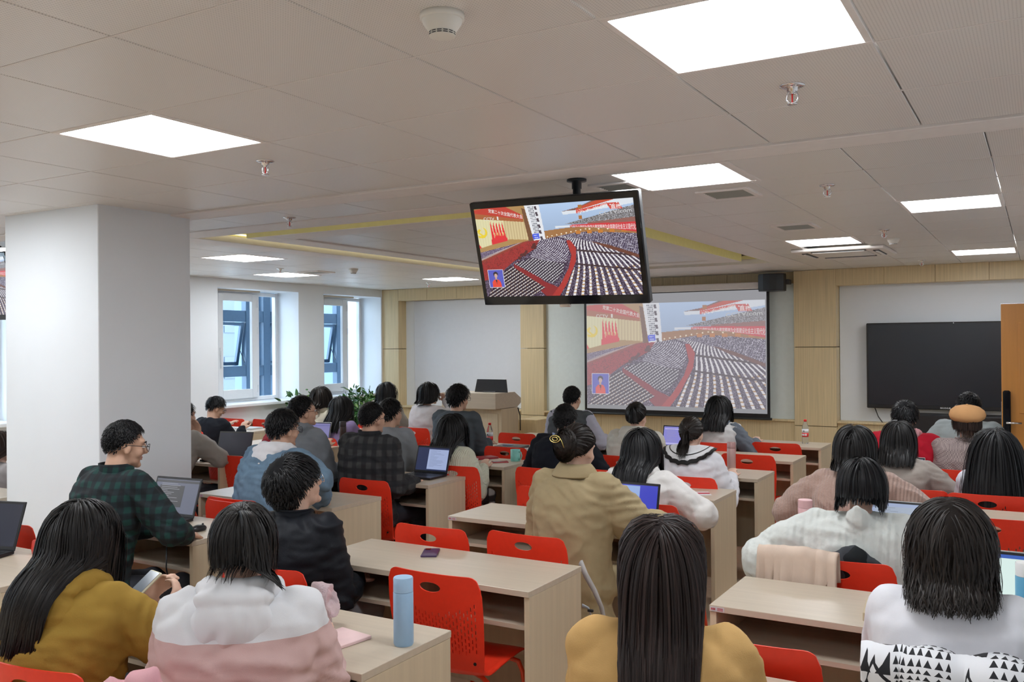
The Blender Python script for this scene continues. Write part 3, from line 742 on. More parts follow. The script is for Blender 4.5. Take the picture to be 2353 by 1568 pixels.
# plain matte board on left section
tag(obj('white_board', MB().box(-8.50, -6.50, WALLY+.17, WALLY+.198, .79, 2.42, c=.004), mat('matte_board_white', (.74, .76, .80), .6, var=.01)), 'plain white matte wall board between the two left oak pillars', 'board')
# wall speaker
sp_ = empty('loudspeaker', (-2.84, WALLY-.12, 2.47), 0, 'black loudspeaker mounted high on the right of the projection screen', 'speaker')
pr = [(-.165, -.02), (-.15, -.09), (-.08, -.135), (0, -.15), (.08, -.135), (.15, -.09), (.165, -.02), (.12, .10), (-.12, .10)]
obj('cabinet', MB().prism([(a*1.0, b) for a, b in pr], -.11, .10), M_black, sp_)
obj('front_grille', MB().prism([(a*1.02, b-.008) for a, b in pr[:7]], -.095, .085), M_dark, sp_)
obj('wall_bracket', MB().box(.10, .2, -.02, .1, -.03, .03, c=.004), M_dark, sp_)
# smart board
SBY = WALLY+.06
s0 = (-1.795, .965); sbW, sbH = 1.86, 1.0
sb = empty('smart_board', (-1.795+sbW/2, SBY, 1.452), 0, 'wide black interactive display switched off on the right of the front wall', 'display')
obj('housing', MB().box(-sbW/2, sbW/2, 0, .1, -sbH/2, sbH/2, c=.008), M_black, sb)
obj('glass', MB().box(-sbW/2+.022, sbW/2-.022, -.004, 0, -sbH/2+.045, sbH/2-.022), mat('dark_display_glass', (.014, .018, .025), .25, var=0, spec=.6), sb)
obj('camera_lens', MB().lathe([(0, 0), (.006, .001), (.006, .004)], 10, (0, -.002, sbH/2-.012), M=Matrix.Rotation(PI/2, 3, 'X').to_4x4()), M_chrome, sb)
tm = text_mesh('MAXHUB', .026, 'lettering', .0005); tl = link('lettering', tm, mat('logo_white', (.8, .8, .8), .5, var=0), sb, (-.09, -.006, -sbH/2+.02), (PI/2, 0, 0))
obj('cable', MB().tube([(-sbW/2+.08, .05, -sbH/2), (-sbW/2+.12, .03, -sbH/2-.1), (-sbW/2+.22, 0, -sbH/2-.24), (-sbW/2+.3, 0, -sbH/2-.4)], .006, 6), M_black, sb, True)
ct = empty('equipment_cart', (-.95, WALLY-.25, 0), 0, 'black equipment cabinet standing under the interactive display', 'cabinet')
obj('body', MB().box(-.33, .62, -.14, .22, .08, .92, c=.01), M_black, ct)
obj('top_shelf', MB().box(-.36, .66, -.2, .24, .66, .69, c=.006).box(-.42, -.33, -.22, .2, .45, .66, c=.01), M_dark, ct)
cs = MB()
for a in (-.28, .56):
    for b in (-.1, .18): cs.ell((a, b, .04), (.03, .03, .04), 10, 6)
obj('castors', cs, M_dark, ct, True)
# lectern
lc = empty('lectern', (-6.35, 9.95, 0), 0, 'beige wooden lectern with a black monitor in front of the left board', 'lectern')
obj('body', MB().box(-.42, .34, -.02, .42, .06, .90, c=.004), M_deskz, lc)
obj('base', MB().box(-.46, .38, -.06, .46, 0, .06, c=.004), M_edge, lc)
obj('top_box', MB().prism([(-.15, .905), (.40, .905), (.50, .955), (.50, 1.02), (.34, 1.105), (-.15, 1.105)], -.50, .33, 'X'), M_desk, lc)
obj('front_panel', MB().box(-.36, .0, -.03, -.02, .12, .84, c=.003).box(.02, .29, -.03, -.02, .12, .84, c=.003), M_deskz, lc)
obj('cable', MB().tube([(.40, .3, .9), (.42, .32, .8), (.41, .34, .6)], .008, 6), M_black, lc, True)
lm = empty('monitor', (-6.28, 10.1, 1.105), 0, 'black monitor seen from behind standing on the lectern', 'monitor')
obj('panel', MB().prism([(-.24, .0), (.26, .0), (.24, .17), (-.2, .17)], -.012, .012, 'Y'), M_black, lm)
obj('foot', MB().box(-.1, .1, -.04, .08, .0, .012, c=.003), M_black, lm)
tag(obj('side_cabinet', MB().box(-5.83, -6.12, 10.55, 11.1, 0, .72, c=.004).box(-5.835, -6.115, 10.545, 10.55, .05, .68), M_wood), 'low oak side cabinet between lectern and middle pillar', 'cabinet')
# door at right
dm = wood_mat('orange_brown_door', (.62, .27, .06), 'Z', 30, .06, .3)
dr = empty('door_1', (XR, 9.1, 0), 0); dr['kind'] = 'structure'
DX = 9.02
obj('leaf', MB().box(-.895, 0, -.06, -.015, .01, 2.06, c=.004), dm, dr)
pnl = MB()
for z0, z1 in ((.2, .95), (1.1, 1.9)):
    pnl.box(-.76, -.14, -.068, -.06, z0, z1, c=.004).box(-.72, -.18, -.074, -.068, z0+.04, z1-.04, c=.005)
obj('raised_panel', pnl, dm, dr)
obj('top_edge', MB().box(-.895, 0, -.062, -.013, 2.06, 2.066), M_chrome, dr)
lk = obj('lock_body', MB().box(-.885, -.825, -.095, -.06, .86, 1.30, c=.012), M_gloss, dr)
obj('lever', MB().tube([(-.855, -.09, 1.02), (-.855, -.13, 1.02), (-.74, -.135, 1.02)], .01, 8), M_chrome, lk, True)
obj('latch_plate', MB().box(-.899, -.893, -.05, -.025, .95, 1.2), M_chrome, dr)
obj('door_frame', MB().box(-.02, .0, -.78, -.74, 0, 2.12).box(-.02, 0, .13, .18, 0, 2.12).box(-.02, 0, -.78, .18, 2.12, 2.17), dm, dr)

# ================================================================== DESKS AND CHAIRS
DW, DD, DH = 1.2, .48, .75
M_stk = mat('sticker_grey', (.55, .55, .58), .5, var=.02); M_stkr = mat('sticker_red', (.5, .05, .08), .5, var=0)
dk = {}
dk['tabletop'] = (MB().box(-DW/2, DW/2, 0, DD, DH-.025, DH, c=.0015).mesh('tabletop'), M_desk)
dk['side_panel'] = (MB().box(-.0125, .0125, .006, DD-.004, 0, DH-.0255, c=.001).mesh('side_panel'), M_deskz)
dk['shelf'] = (MB().box(-DW/2+.03, DW/2-.03, .02, DD-.03, .585, .603).mesh('shelf'), M_desk)
dk['modesty_panel'] = (MB().box(-DW/2+.03, DW/2-.03, DD-.045, DD-.028, .15, DH-.026).mesh('modesty_panel'), M_deskz)
dk['divider'] = (MB().box(-.009, .009, .02, DD-.046, .604, DH-.026).mesh('divider'), M_deskz)
dk['sticker'] = (MB().box(0, .055, -.0012, 0, 0, .017).mesh('sticker'), M_stk)
sk2 = MB()
for i in range(3): sk2.box(.004+i*.006, .008+i*.006, -.002, -.0012, .005, .013)
for i in range(3): sk2.box(.028, .05, -.002, -.0012, .0035+i*.0042, .0052+i*.0042)
dk['sticker_print'] = (sk2.mesh('sticker_print'), M_stkr)
def desk(x, y, lb, w=None):
    t = empty('school_desk', (x, y, 0), 0, lb, 'desk', 'beige two-seat school desks in rows')
    for k in ('tabletop', 'shelf', 'modesty_panel', 'divider'): link(k, dk[k][0], dk[k][1], t)
    for s in (-1, 1): link('side_panel', dk['side_panel'][0], dk['side_panel'][1], t, (s*(DW/2-.0135), 0, 0))
    st = link('sticker', dk['sticker'][0], dk['sticker'][1], t, (-DW/2+.004, 0, DH-.022))
    link('sticker_print', dk['sticker_print'][0], dk['sticker_print'][1], st, (0, 0, 0))
    return t
# chair meshes
def chair_back_mesh():
    z0, z1 = .43, .825
    xs = [-1.0]; colx = []
    pitch = .0160; sw = .0048; Wn = .225
    k0 = -13; cells = []
    lines = [-Wn]
    for k in range(-13, 14):
        c = k*pitch; lines += [c-sw/2, c+sw/2]; colx.append(c)
    lines += [Wn]; lines = sorted(lines)
    # z-lines
    zs = []; P = .027; base = z0
    j = 0
    while base+j*P < z1:
        for q in (0, .004, .0135, .0175): zs.append(base+j*P+q)
        j += 1
    zs = [z for z in zs if z < z1-.002]+[z1]
    ex, ez, hx, hz = 0.0, .768, .05, .0205
    nx, nz = len(lines), len(zs)
    def surf(x, z):
        v = (z-z0)/(z1-z0); hw = .205+.03*math.sin(min(1, v*1.15)*PI*.62)-.006*v
        xx = x/Wn*hw
        # rounded top corners
        rr = .05; ax = abs(xx)-(hw-rr); zt = z
        if ax > 0 and z > z1-.075:
            drop = rr-math.sqrt(max(0, rr*rr-ax*ax)); f = (z-(z1-.075))/.075; zt = z-drop*f
        yy = -.165-.075*v**1.1-.012*math.sin(v*PI)+.030*(xx/hw)**2*(.4+.6*v)
        return (xx, yy, zt)
    vs = []; idx = {}
    def vid(i, j):
        if (i, j) not in idx: idx[(i, j)] = len(vs); vs.append(surf(lines[i], zs[j]))
        return idx[(i, j)]
    fs = []; inhole = set()
    ia = max(i for i in range(nx) if lines[i] <= -hx-.006); ib = min(i for i in range(nx) if lines[i] >= hx+.006)
    ja = max(j for j in range(nz) if zs[j] <= ez-hz-.004); jb = min(j for j in range(nz) if zs[j] >= ez+hz+.004)
    for i in range(nx-1):
        for j in range(nz-1):
            if ia <= i < ib and ja <= j < jb: continue
            xm, zm = (lines[i]+lines[i+1])/2, (zs[j]+zs[j+1])/2
            u = xm/Wn; v = (zm-z0)/(z1-z0); issl = False
            if lines[i+1]-lines[i] < sw*1.2 and abs(u) < .88:
                kc = int(round(xm/pitch)); q = (zm-z0) % P
                on = q < .0175 if kc % 2 == 0 else (q > .0135 or q < .004)
                # whole slots only
                zc = zm-q+.00875 if kc % 2 == 0 else (zm-q+.0135+.00875 if q > .0135 else zm-q-P+.0135+.00875)
                vc = (zc-z0)/(z1-z0)
                if on and .17+.04*u*u < vc < .58+.17*abs(u)**1.5: issl = True
            if issl: continue
            fs.append((vid(i, j), vid(i+1, j), vid(i+1, j+1), vid(i, j+1)))
    border = [(i, ja) for i in range(ia, ib)]+[(ib, j) for j in range(ja, jb)]+[(i, jb) for i in range(ib, ia, -1)]+[(ia, j) for j in range(jb, ja, -1)]
    ring = []
    for (i, j) in border:
        dx, dz = lines[i]-ex, zs[j]-ez; a = math.atan2(dz/hz, dx/hx); ring.append(len(vs)); vs.append(surf(ex+hx*math.cos(a), ez+hz*math.sin(a)))
    n = len(border)
    for k in range(n):
        a, b = border[k], border[(k+1) % n]; fs.append((vid(*a), vid(*b), ring[(k+1) % n], ring[k]))
    me = bpy.data.meshes.new('backrest'); me.from_pydata(vs, [], fs)
    o = bpy.data.objects.new('t', me); C.objects.link(o); m = o.modifiers.new('s', 'SOLIDIFY'); m.thickness = .0055; m.offset = 0
    me2 = bpy.data.meshes.new_from_object(o.evaluated_get(bpy.context.evaluated_depsgraph_get())); bpy.data.objects.remove(o)
    me2.name = 'backrest'; me2.polygons.foreach_set('use_smooth', [True]*len(me2.polygons)); me2.set_sharp_from_angle(angle=R(50)); return me2
def chair_seat_mesh():
    vs = []; fs = []; nu, nv = 14, 16
    for j in range(nv+1):
        t = j/nv
        for i in range(nu+1):
            u = -1+2*i/nu
            if t < .35:
                q = t/.35; a = q*PI/2; y = -.165+.045*(1-math.cos(a)); z = .43+.012-.0-.045*math.sin(a)+.0; hw = .205+.01*q
            else:
                q = (t-.35)/.65; y = -.12+q*.35; z = .397+.012*math.sin(q*PI*.9)-.0+(.03*q if q < .8 else .024-.09*(q-.8)); hw = .215+.015*q
            z += .018*u*u*(1 if t > .3 else t/.3)
            yy = y-(.05*u**4*max(0, (t-.6)/.4))
            vs.append((u*hw, yy+(.030*u*u*.4 if t < .35 else .012*u*u*(1-q)), z))
    for j in range(nv):
        for i in range(nu): a = j*(nu+1)+i; fs.append((a, a+1, a+nu+2, a+nu+1))
    me = bpy.data.meshes.new('seat'); me.from_pydata(vs, [], fs)
    o = bpy.data.objects.new('t', me); C.objects.link(o); m = o.modifiers.new('s', 'SOLIDIFY'); m.thickness = .007; m.offset = 0
    me2 = bpy.data.meshes.new_from_object(o.evaluated_get(bpy.context.evaluated_depsgraph_get())); bpy.data.objects.remove(o)
    me2.name = 'seat'; me2.polygons.foreach_set('use_smooth', [True]*len(me2.polygons)); return me2
CB, CS = chair_back_mesh(), chair_seat_mesh()
def legm(s, f):
    if f: p = [(s*.08, .1, .395), (s*.15, .13, .398), (s*.19, .145, .385), (s*.205, .155, .34), (s*.225, .205, .0)]
    else: p = [(s*.08, -.06, .388), (s*.15, -.09, .388), (s*.19, -.105, .375), (s*.205, -.12, .33), (s*.235, -.2, .0)]
    return MB().tube(p, .0105, 8).mesh('leg', True)
LG = [legm(s, f) for s in (-1, 1) for f in (0, 1)]
FT = MB().box(-.016, .016, -.016, .016, 0, .018, c=.004).mesh('foot')
BR = MB().tube([(-.1, -.06, .386), (-.1, .1, .392)], .009, 6).tube([(.1, -.06, .386), (.1, .1, .392)], .009, 6).mesh('under_frame', True)
SCW = MB().lathe([(0, 0), (.007, .001), (.007, .004)], 10, (0.18, -.178, .47), M=Matrix.Rotation(PI/2, 4, 'X')).lathe([(0, 0), (.007, .001), (.007, .004)], 10, (-.18, -.178, .47), M=Matrix.Rotation(PI/2, 4, 'X')).mesh('bolts')
def chair(x, y, lb, rz=0, dz=0):
    t = empty('plastic_chair', (x, y, dz), rz, lb, 'chair', 'orange-red plastic chairs at the desks')
    link('backrest', CB, M_red, t); link('seat', CS, M_red, t)
    for k, g in enumerate(LG):
        l = link('leg', g, M_redm, t)
    link('under_frame', BR, M_redm, t); link('bolts', SCW, M_black, t)
    return t
XC, XR1, XL1, XL2, XL3 = -2.385, -.5, -4.345, -6.55, -8.47
YC = [2.12, 3.15, 4.32, 5.52, 6.52, 7.6, 8.69]
DESKS = []
lc_ = ['nearest centre desk with the pale blue bottle', 'centre desk with only a dark purple phone on it', 'centre desk where the woman in the khaki trench coat sits', 'centre desk carrying a grey phone and papers',
       'centre desk with the rose-gold flask on it', 'centre desk behind the rose-gold flask desk, with an open laptop', 'front centre desk carrying a water bottle at its right end']
for y, l in zip(YC, lc_): desk(XC, y, 'beige '+l)
YR = [2.22, 3.33, 4.38, 5.50, 6.55, 7.55, 8.6]
lr_ = ['desk in front of the long-haired woman in camel', 'desk at lower right with an empty near half and a shelf below', 'desk where the person in the white cable-knit jumper leans', 'desk with the open laptop seen past the cable-knit jumper',
       'desk under the arms of the person in the taupe shirt', 'desk behind the very long black hair on the right', 'front desk nearest the interactive display']
for y, l in zip(YR, lr_): desk(XR1, y, 'beige '+l)
YL = [2.15, 3.13, 4.18, 5.18, 6.22, 7.24, 8.3]
ll_ = ['desk at the lower left corner with a black laptop', 'desk of the man in the green plaid shirt', 'desk of the person in the denim jacket, its right half clear', 'desk with the open laptop beside the man in black plaid',
       'desk with the mint mug and red notebook', 'desk with a water bottle and grey notebook on it', 'desk in front of the man in the dark grey waistcoat']
for y, l in zip(YL, ll_): desk(XL1, y, 'beige '+l)
for y, l in zip([3.2, 4.22, 5.26, 6.4, 7.4, 8.55], ['desk just left of the white column at the photo edge', 'second desk left of the white column', 'desk right of the column carrying a dark open laptop', 'desk with the brown bottle and violet laptop', 'desk in front of the person in purple', 'front desk beside the woman resting her chin on her hand']): desk(XL2, y, 'beige '+l)
for y, l in zip([6.3, 7.36, 8.42], ['window-side desk hidden behind the column', 'window-side desk with papers on it beside the column', 'window-side desk under the potted plants']): desk(XL3, y, 'beige '+l)
# empty chairs (those with sitters come with the people)
EMPT = [(-2.14, 3.20, 'empty red chair right behind the pale blue bottle'), (-2.69, 3.95, 'empty red chair beyond the dark purple phone'), 
        (-2.09, 7.55, 'tall empty red chair behind the rose-gold flask desk, in the aisle'), (-2.10, 8.50, 'empty red chair at the front centre desk, right half'),
        (-2.74, 5.30, 'empty red chair left of the woman in the trench coat'), (-.80, 2.98, 'empty red chair at the bottom right of the woman in camel'),
        (-.24, 5.50, 'empty red chair above the dark bobbed head at right'), (-.10, 4.40, 'empty red chair at the right photo edge behind a laptop'),
        (-4.14, 7.12, 'red chair behind the mint mug'), (-4.66, 8.22, 'red chair behind the water bottle on the left desks'),
        (-4.88, 4.05, 'red chair just right of the green plaid shirt'), (-4.23, 4.05, 'red chair above the ponytail of the woman in the white and pink hoodie'),
        (-8.86, 8.26, 'red chair at the window-side desk, left'), (-8.35, 8.33, 'red chair at the window-side desk, right'), (-6.85, 5.2, 'red chair hidden beside the column'),
        (-5.95, 5.55, 'red chair right of the dark open laptop near the column'),
        (-4.72, 2.97, 'red chair at the left photo edge behind the black laptop'), (-2.75, 7.45, 'red chair beside the hooded cream sweatshirt'), (-2.72, 6.2, 'red chair under the white long-haired jacket, left')]
for x, y, l in EMPT: chair(x, y, l)

# ================================================================== TABLE THINGS
def bottle_m(prof, n=20): return MB().lathe(prof, n)
def flask(x, y, col, h, r, lb, nm, capcol=None, metal=0):
    t = empty(nm, (x, y, DH), 0, lb, 'bottle'); m = mat(nm+'_paint_%d' % (x*100), col, .35, metal=metal, var=.02)
    sharp(obj('body', bottle_m([(0, 0), (r*.92, 0), (r, .006), (r, h*.78), (r*.985, h*.785), (0, h*.785)]), m, t), 30)
    m2 = m if capcol is None else mat(nm+'_cap_%d' % (x*100), capcol, .35, metal=metal, var=.02)
    sharp(obj('cap', bottle_m([(0, h*.79), (r*.985, h*.79), (r*.985, h*.985), (r*.93, h), (0, h)]), m2, t), 30)
    return t
flask(-1.84, 2.40, (.33, .52, .74), .225, .0335, 'pale blue flask standing on the nearest centre desk', 'thermos_flask', (.36, .55, .76))
flask(-2.07, 6.83, (.62, .40, .38), .225, .033, 'rose-gold metal flask standing on a centre desk', 'thermos_flask', (.55, .33, .32), .5)
flask(-1.05, 4.72, (.78, .48, .50), .19, .036, 'pink tumbler beside the white cable-knit jumper', 'tumbler')
flask(-5.96, 6.82, (.035, .014, .01), .24, .034, 'dark brown tall bottle next to the violet laptop', 'water_bottle', (.02, .01, .008))
b = flask(-.055, 3.62, (.12, .40, .62), .22, .035, 'sky blue bottle with white cap at the right photo edge', 'sports_bottle', (.8, .8, .8))
def pet(x, y, lb):
    t = empty('water_bottle', (x, y, DH), 0, lb, 'bottle', 'clear water bottles with red caps')
    mw = mat('clear_plastic', (.9, .95, .97), .05, trans=.9, var=0, ior=1.2)
    obj('body', bottle_m([(0, 0), (.028, 0), (.031, .006), (.029, .02), (.031, .03), (.031, .15), (.029, .165), (.016, .2), (.0125, .21), (.0125, .222)]), mw, t, True)
    obj('label', bottle_m([(.0318, .065), (.0318, .105)]), mat('label_red', (.7, .03, .03), .4, var=0), t, True)
    obj('label_band', bottle_m([(.0318, .105), (.0318, .14)]), mat('label_white', (.75, .76, .78), .4, var=0), t, True)
    for a in (-.6, 0, .6):
        o = obj('label_print', MB().box(-.007, .007, -.0335, -.032, .078, .095), M_pvc, t, rot=(0, 0, a-.2))
    obj('label_mark', MB().prism([(0, .113), (.006, .122), (0, .131), (-.006, .122)], -.0335, -.032, 'Y'), M_black, t, rot=(0, 0, -.2))
    obj('cap', bottle_m([(.0145, .212), (.0145, .232), (.012, .234), (0, .234)]), mat('cap_red', (.75, .02, .02), .4, var=0), t, True)
pet(-2.0, 9.02, 'clear water bottle with red cap on the right end of the front centre desk')
pet(-4.60, 7.38, 'clear water bottle with red cap near the grey notebook, left of the centre desks')
def slab(nm, x, y, w, d, h, col, lb, cat, rz=0, extra=None, z=DH):
    t = empty(nm, (x, y, z), rz, lb, cat)
    obj('cover', MB().box(-w/2, w/2, -d/2, d/2, 0, h, c=min(.002, h*.3)), mat(nm+'_c%d' % int(abs(x*1000)), col, .4, var=.03), t)
    if extra == 'pages': obj('pages', MB().box(-w/2+.003, w/2-.002, -d/2-.0005, d/2+.0005, h*.2, h*.8), M_pvc, t)
    if extra == 'phone':
        obj('screen', MB().box(-w/2+.004, w/2-.004, -d/2+.004, d/2-.004, h, h+.0006), M_gloss, t)
    if extra == 'phoneback':
        obj('camera_bump', MB().box(-w/2+.008, -w/2+.034, d/2-.038, d/2-.008, h, h+.002, c=.001), M_gloss, t)
    return t
slab('smartphone', -2.52, 3.50, .075, .15, .009, (.06, .03, .10), 'dark purple smartphone lying on the otherwise bare centre desk', 'phone', .5, 'phoneback')
slab('notebook', -2.06, 2.30, .15, .21, .012, (.85, .62, .62), 'pale pink notebook beside the white and pink hoodie', 'notebook', -.15, 'pages')
slab('notebook', -4.18, 6.62, .14, .2, .016, (.30, .02, .03), 'dark red notebook left of the mint mug', 'notebook', -.5, 'pages')
slab('smartphone', -3.93, 6.46, .07, .14, .009, (.42, .05, .06), 'red-cased phone in front of the mint mug', 'phone', -.9, 'phone')
slab('notebook', -4.38, 7.42, .28, .2, .022, (.07, .085, .09), 'dark grey notebook with a blue card beside the water bottle', 'notebook', .1, 'pages')
slab('card', -4.42, 7.42, .09, .06, .003, (.05, .12, .3), 'small blue and white card lying on the dark grey notebook', 'card', .2, z=DH+.023)
slab('folded_tissue', -4.15, 7.38, .12, .07, .01, (.75, .75, .78), 'crumpled white tissue right of the dark grey notebook', 'tissue', .4)
slab('smartphone', -2.12, 5.80, .08, .15, .01, (.16, .17, .18), 'grey phone on the desk with the papers', 'phone', 1.2)
slab('leaflet', -1.98, 5.72, .2, .14, .0015, (.74, .74, .76), 'white leaflet with a red heading, beside the grey phone', 'leaflet', .5)
tag(obj('leaflet_heading', MB().box(-.08, .08, .01, .05, 0, .001), mat('leaflet_red', (.55, .03, .06), .5), None, loc=(-1.95, 5.70, DH+.0018), rot=(0, 0, .5)), 'red printed strip lying on the white leaflet', 'card')
slab('smartphone', -.50, 6.98, .075, .15, .009, (.5, .5, .52), 'white-edged phone lying near the very long black hair', 'phone', 1.3, 'phone')
slab('paper_stack', -8.2, 7.68, .3, .21, .02, (.55, .58, .6), 'stack of papers and booklets on the window-side desk', 'papers', .1, 'pages')
slab('smartphone', -2.70, 2.34, .075, .15, .009, (.04, .05, .07), 'dark phone on the left end of the nearest centre desk', 'phone', .3)
slab('tablet', -.03, 3.55, .2, .26, .008, (.18, .3, .62), 'patterned blue tablet at the right photo edge', 'tablet', 0)
slab('pencil_case', -.54, 3.5, .06, .2, .03, (.55, .45, .3), 'tan pencil case at the elbow of the white waistcoat', 'pencil case', .1)
def mug(x, y, r, h, col, lb, handle=True, dark=False):
    t = empty('mug' if handle else 'paper_cup', (x, y, DH), -.2, lb, 'mug' if handle else 'cup'); m = mat('mug_c%d' % int(abs(x*1000)), col, .3, var=.05, scale=40)
    obj('cup', bottle_m([(0, 0), (r*.95, 0), (r, .004), (r, h), (r-.004, h), (r-.004, .008), (0, .008)]), m, t, True)
    if handle: obj('handle', MB().tube([(r-.002, 0, h*.82), (r+.02, 0, h*.8), (r+.03, 0, h*.5), (r+.02, 0, h*.22), (r-.002, 0, h*.18)], .0055, 8), m, t, True)
mug(-3.86, 6.60, .042, .098, (.22, .56, .50), 'mint green mug with a faint print on the left-centre desk')
mug(-4.42, 5.62, .04, .10, (.015, .015, .018), 'black mug between the black plaid shirt and the open laptop', False)
mug(-4.68, 6.66, .038, .09, (.75, .73, .66), 'white paper cup beside the fluffy cream jumper', False)
def laptop(x, y, w, d, ang, rz, col, kind, lb, scr_h=None):
    t = empty('laptop', (x, y, DH), rz, lb, 'laptop', 'open laptops'); h = scr_h or d*.95
    mc = mat('laptop_shell_%s' % kind, col, .35, metal=.3, var=.02)
    obj('base', MB().box(-w/2, w/2, -d/2, d/2, .003, .018, c=.003), mc, t)
    kb = MB()
    nk = 14; rows = 5
    for i in range(rows):
        for j in range(nk):
            kx = -w*.44+w*.88*(j+.5)/nk; ky = d*.38-d*.5*(i+.5)/rows
            kb.box(kx-w*.026, kx+w*.026, ky-d*.038, ky+d*.038, .018, .0195)
    obj('keyboard', kb, M_black if col[0] > .1 else M_dark, t, kind=None)
    obj('touchpad', MB().box(-w*.15, w*.15, -d*.42, -d*.17, .018, .0185), M_dark, t)
    lid = obj('lid', MB().box(-w/2, w/2, 0, .007, 0, h, c=.003), mc, t, loc=(0, d/2-.002, .016), rot=(-ang, 0, 0))
    obj('bezel', MB().box(-w/2+.003, w/2-.003, -.001, 0, .004, h-.004), M_black, lid)
    sw, s0_, s1_ = w/2-.012, .02, h-.014
    cols = dict(doc=((.33, .40, .58), (.36, .42, .52)), blue=((.05, .06, .50), (.30, .42, .72)), off=((.022, .025, .04), None), grey=((.13, .14, .19), (.07, .07, .075)),
                dark=((.022, .03, .08), (.33, .40, .62)), page=((.70, .86, .82), (.05, .12, .45)), violet=((.17, .16, .36), (.10, .10, .30)), grid=((.25, .24, .62), (.5, .48, .8)))[kind]
    obj('screen', MB().box(-sw, sw, -.0018, -.001, s0_, s1_), emit('scr_%s' % kind, cols[0], SCR) if kind != 'off' else mat('screen_off', (.05, .055, .08), .18, var=0), lid)
    if cols[1]:
        q = MB(); ln = MB()
        def add(a, b, c, d_, m=q): m.box(-sw+2*sw*a, -sw+2*sw*b, -.0026, -.0018, s0_+(s1_-s0_)*c, s0_+(s1_-s0_)*d_)
        if kind == 'dark': add(.36, .99, .06, .93)
        elif kind == 'blue': add(.0, .66, .0, .97)
        elif kind == 'grey': add(.0, 1, .9, .97); add(.1, .68, .18, .82)
        elif kind == 'page': add(0, 1, .93, 1)
        elif kind == 'violet': add(0, 1, .86, .9)
        elif kind == 'grid': add(.03, .97, .05, .12); add(.03, .97, .85, .9)
        else: add(.05, .7, .1, .9)
        qq = obj('window_area', q, emit('scr2_%s' % kind, cols[1], SCR), lid)
        rg = random.Random(len(lb)); a0 = {'dark': .42, 'blue': .05, 'grey': .14, 'page': .08, 'violet': .08, 'grid': .1, 'doc': .1}[kind]
        for i in range(14):
            zz = .86-i*.052; l2 = rg.uniform(.12, .46)
            if kind == 'page' and i > 3: break
            ln.box(-sw+2*sw*a0, -sw+2*sw*min(a0+l2, .93), -.0032, -.0026, s0_+(s1_-s0_)*zz, s0_+(s1_-s0_)*(zz+.014))
        obj('text_lines', ln, emit('scrl_%s' % kind, tuple(c*.6 for c in cols[1]) if kind != 'grey' else (.3, .3, .33), SCR), qq)
    return t
SIL = (.45, .46, .48); BLK = (.02, .02, .024)
laptop(-4.33, 3.36, .35, .24, .33, .10, BLK, 'grey', 'dark laptop in front of the man in the green plaid shirt, screen lit')
laptop(-4.42, 2.36, .36, .25, .33, .25, BLK, 'off', 'black laptop with dark screen at the lower left corner')
laptop(-4.02, 5.48, .31, .22, .30, .0, BLK, 'dark', 'laptop with a pale text page beside the man in black plaid')
laptop(-1.98, 4.52, .33, .22, .25, .0, BLK, 'blue', 'laptop with bright blue screen in front of the trench coat')
laptop(-2.93, 7.90, .33, .22, .30, .0, SIL, 'grid', 'laptop with violet screen in front of the cream hooded sweatshirt')
laptop(-.20, 3.58, .34, .23, .22, .0, SIL, 'page', 'laptop with a nearly blank white page at the right')
laptop(-.60, 4.63, .30, .21, .28, .0, SIL, 'doc', 'silver laptop right of the white cable-knit jumper')
laptop(-6.13, 5.48, .34, .24, .3, .25, SIL, 'off', 'laptop with dark screen just right of the white column')
laptop(-6.30, 6.70, .33, .22, .28, .2, SIL, 'violet', 'laptop with violet screen left of the brown bottle')
laptop(-.86, 6.72, .3, .2, .25, .0, SIL, 'doc', 'laptop mostly hidden behind the taupe shirt', .17)
laptop(-6.75, 4.42, .33, .22, .3, .0, SIL, 'blue', 'laptop glimpsed left of the white column')
# mouse and cable at the green plaid man's hand
t = empty('computer_mouse', (-3.93, 3.33, DH), 0, 'black computer mouse under the hand of the green plaid man', 'mouse')
obj('shell', MB().ell((0, 0, .012), (.03, .05, .022), 14, 8), M_black, t, True)
obj('wheel', MB().ell((0, .028, .032), (.004, .008, .006), 8, 6), M_dark, t, True)
tag(obj('charging_cable', MB().tube([(-3.95, 3.14, .70), (-3.93, 3.12, .6), (-3.88, 3.11, .45), (-3.9, 3.1, .2), (-3.95, 3.1, .03)], .0035, 6), M_black, smooth=True), 'thin black cable hanging from the green plaid man\'s desk', 'cable')

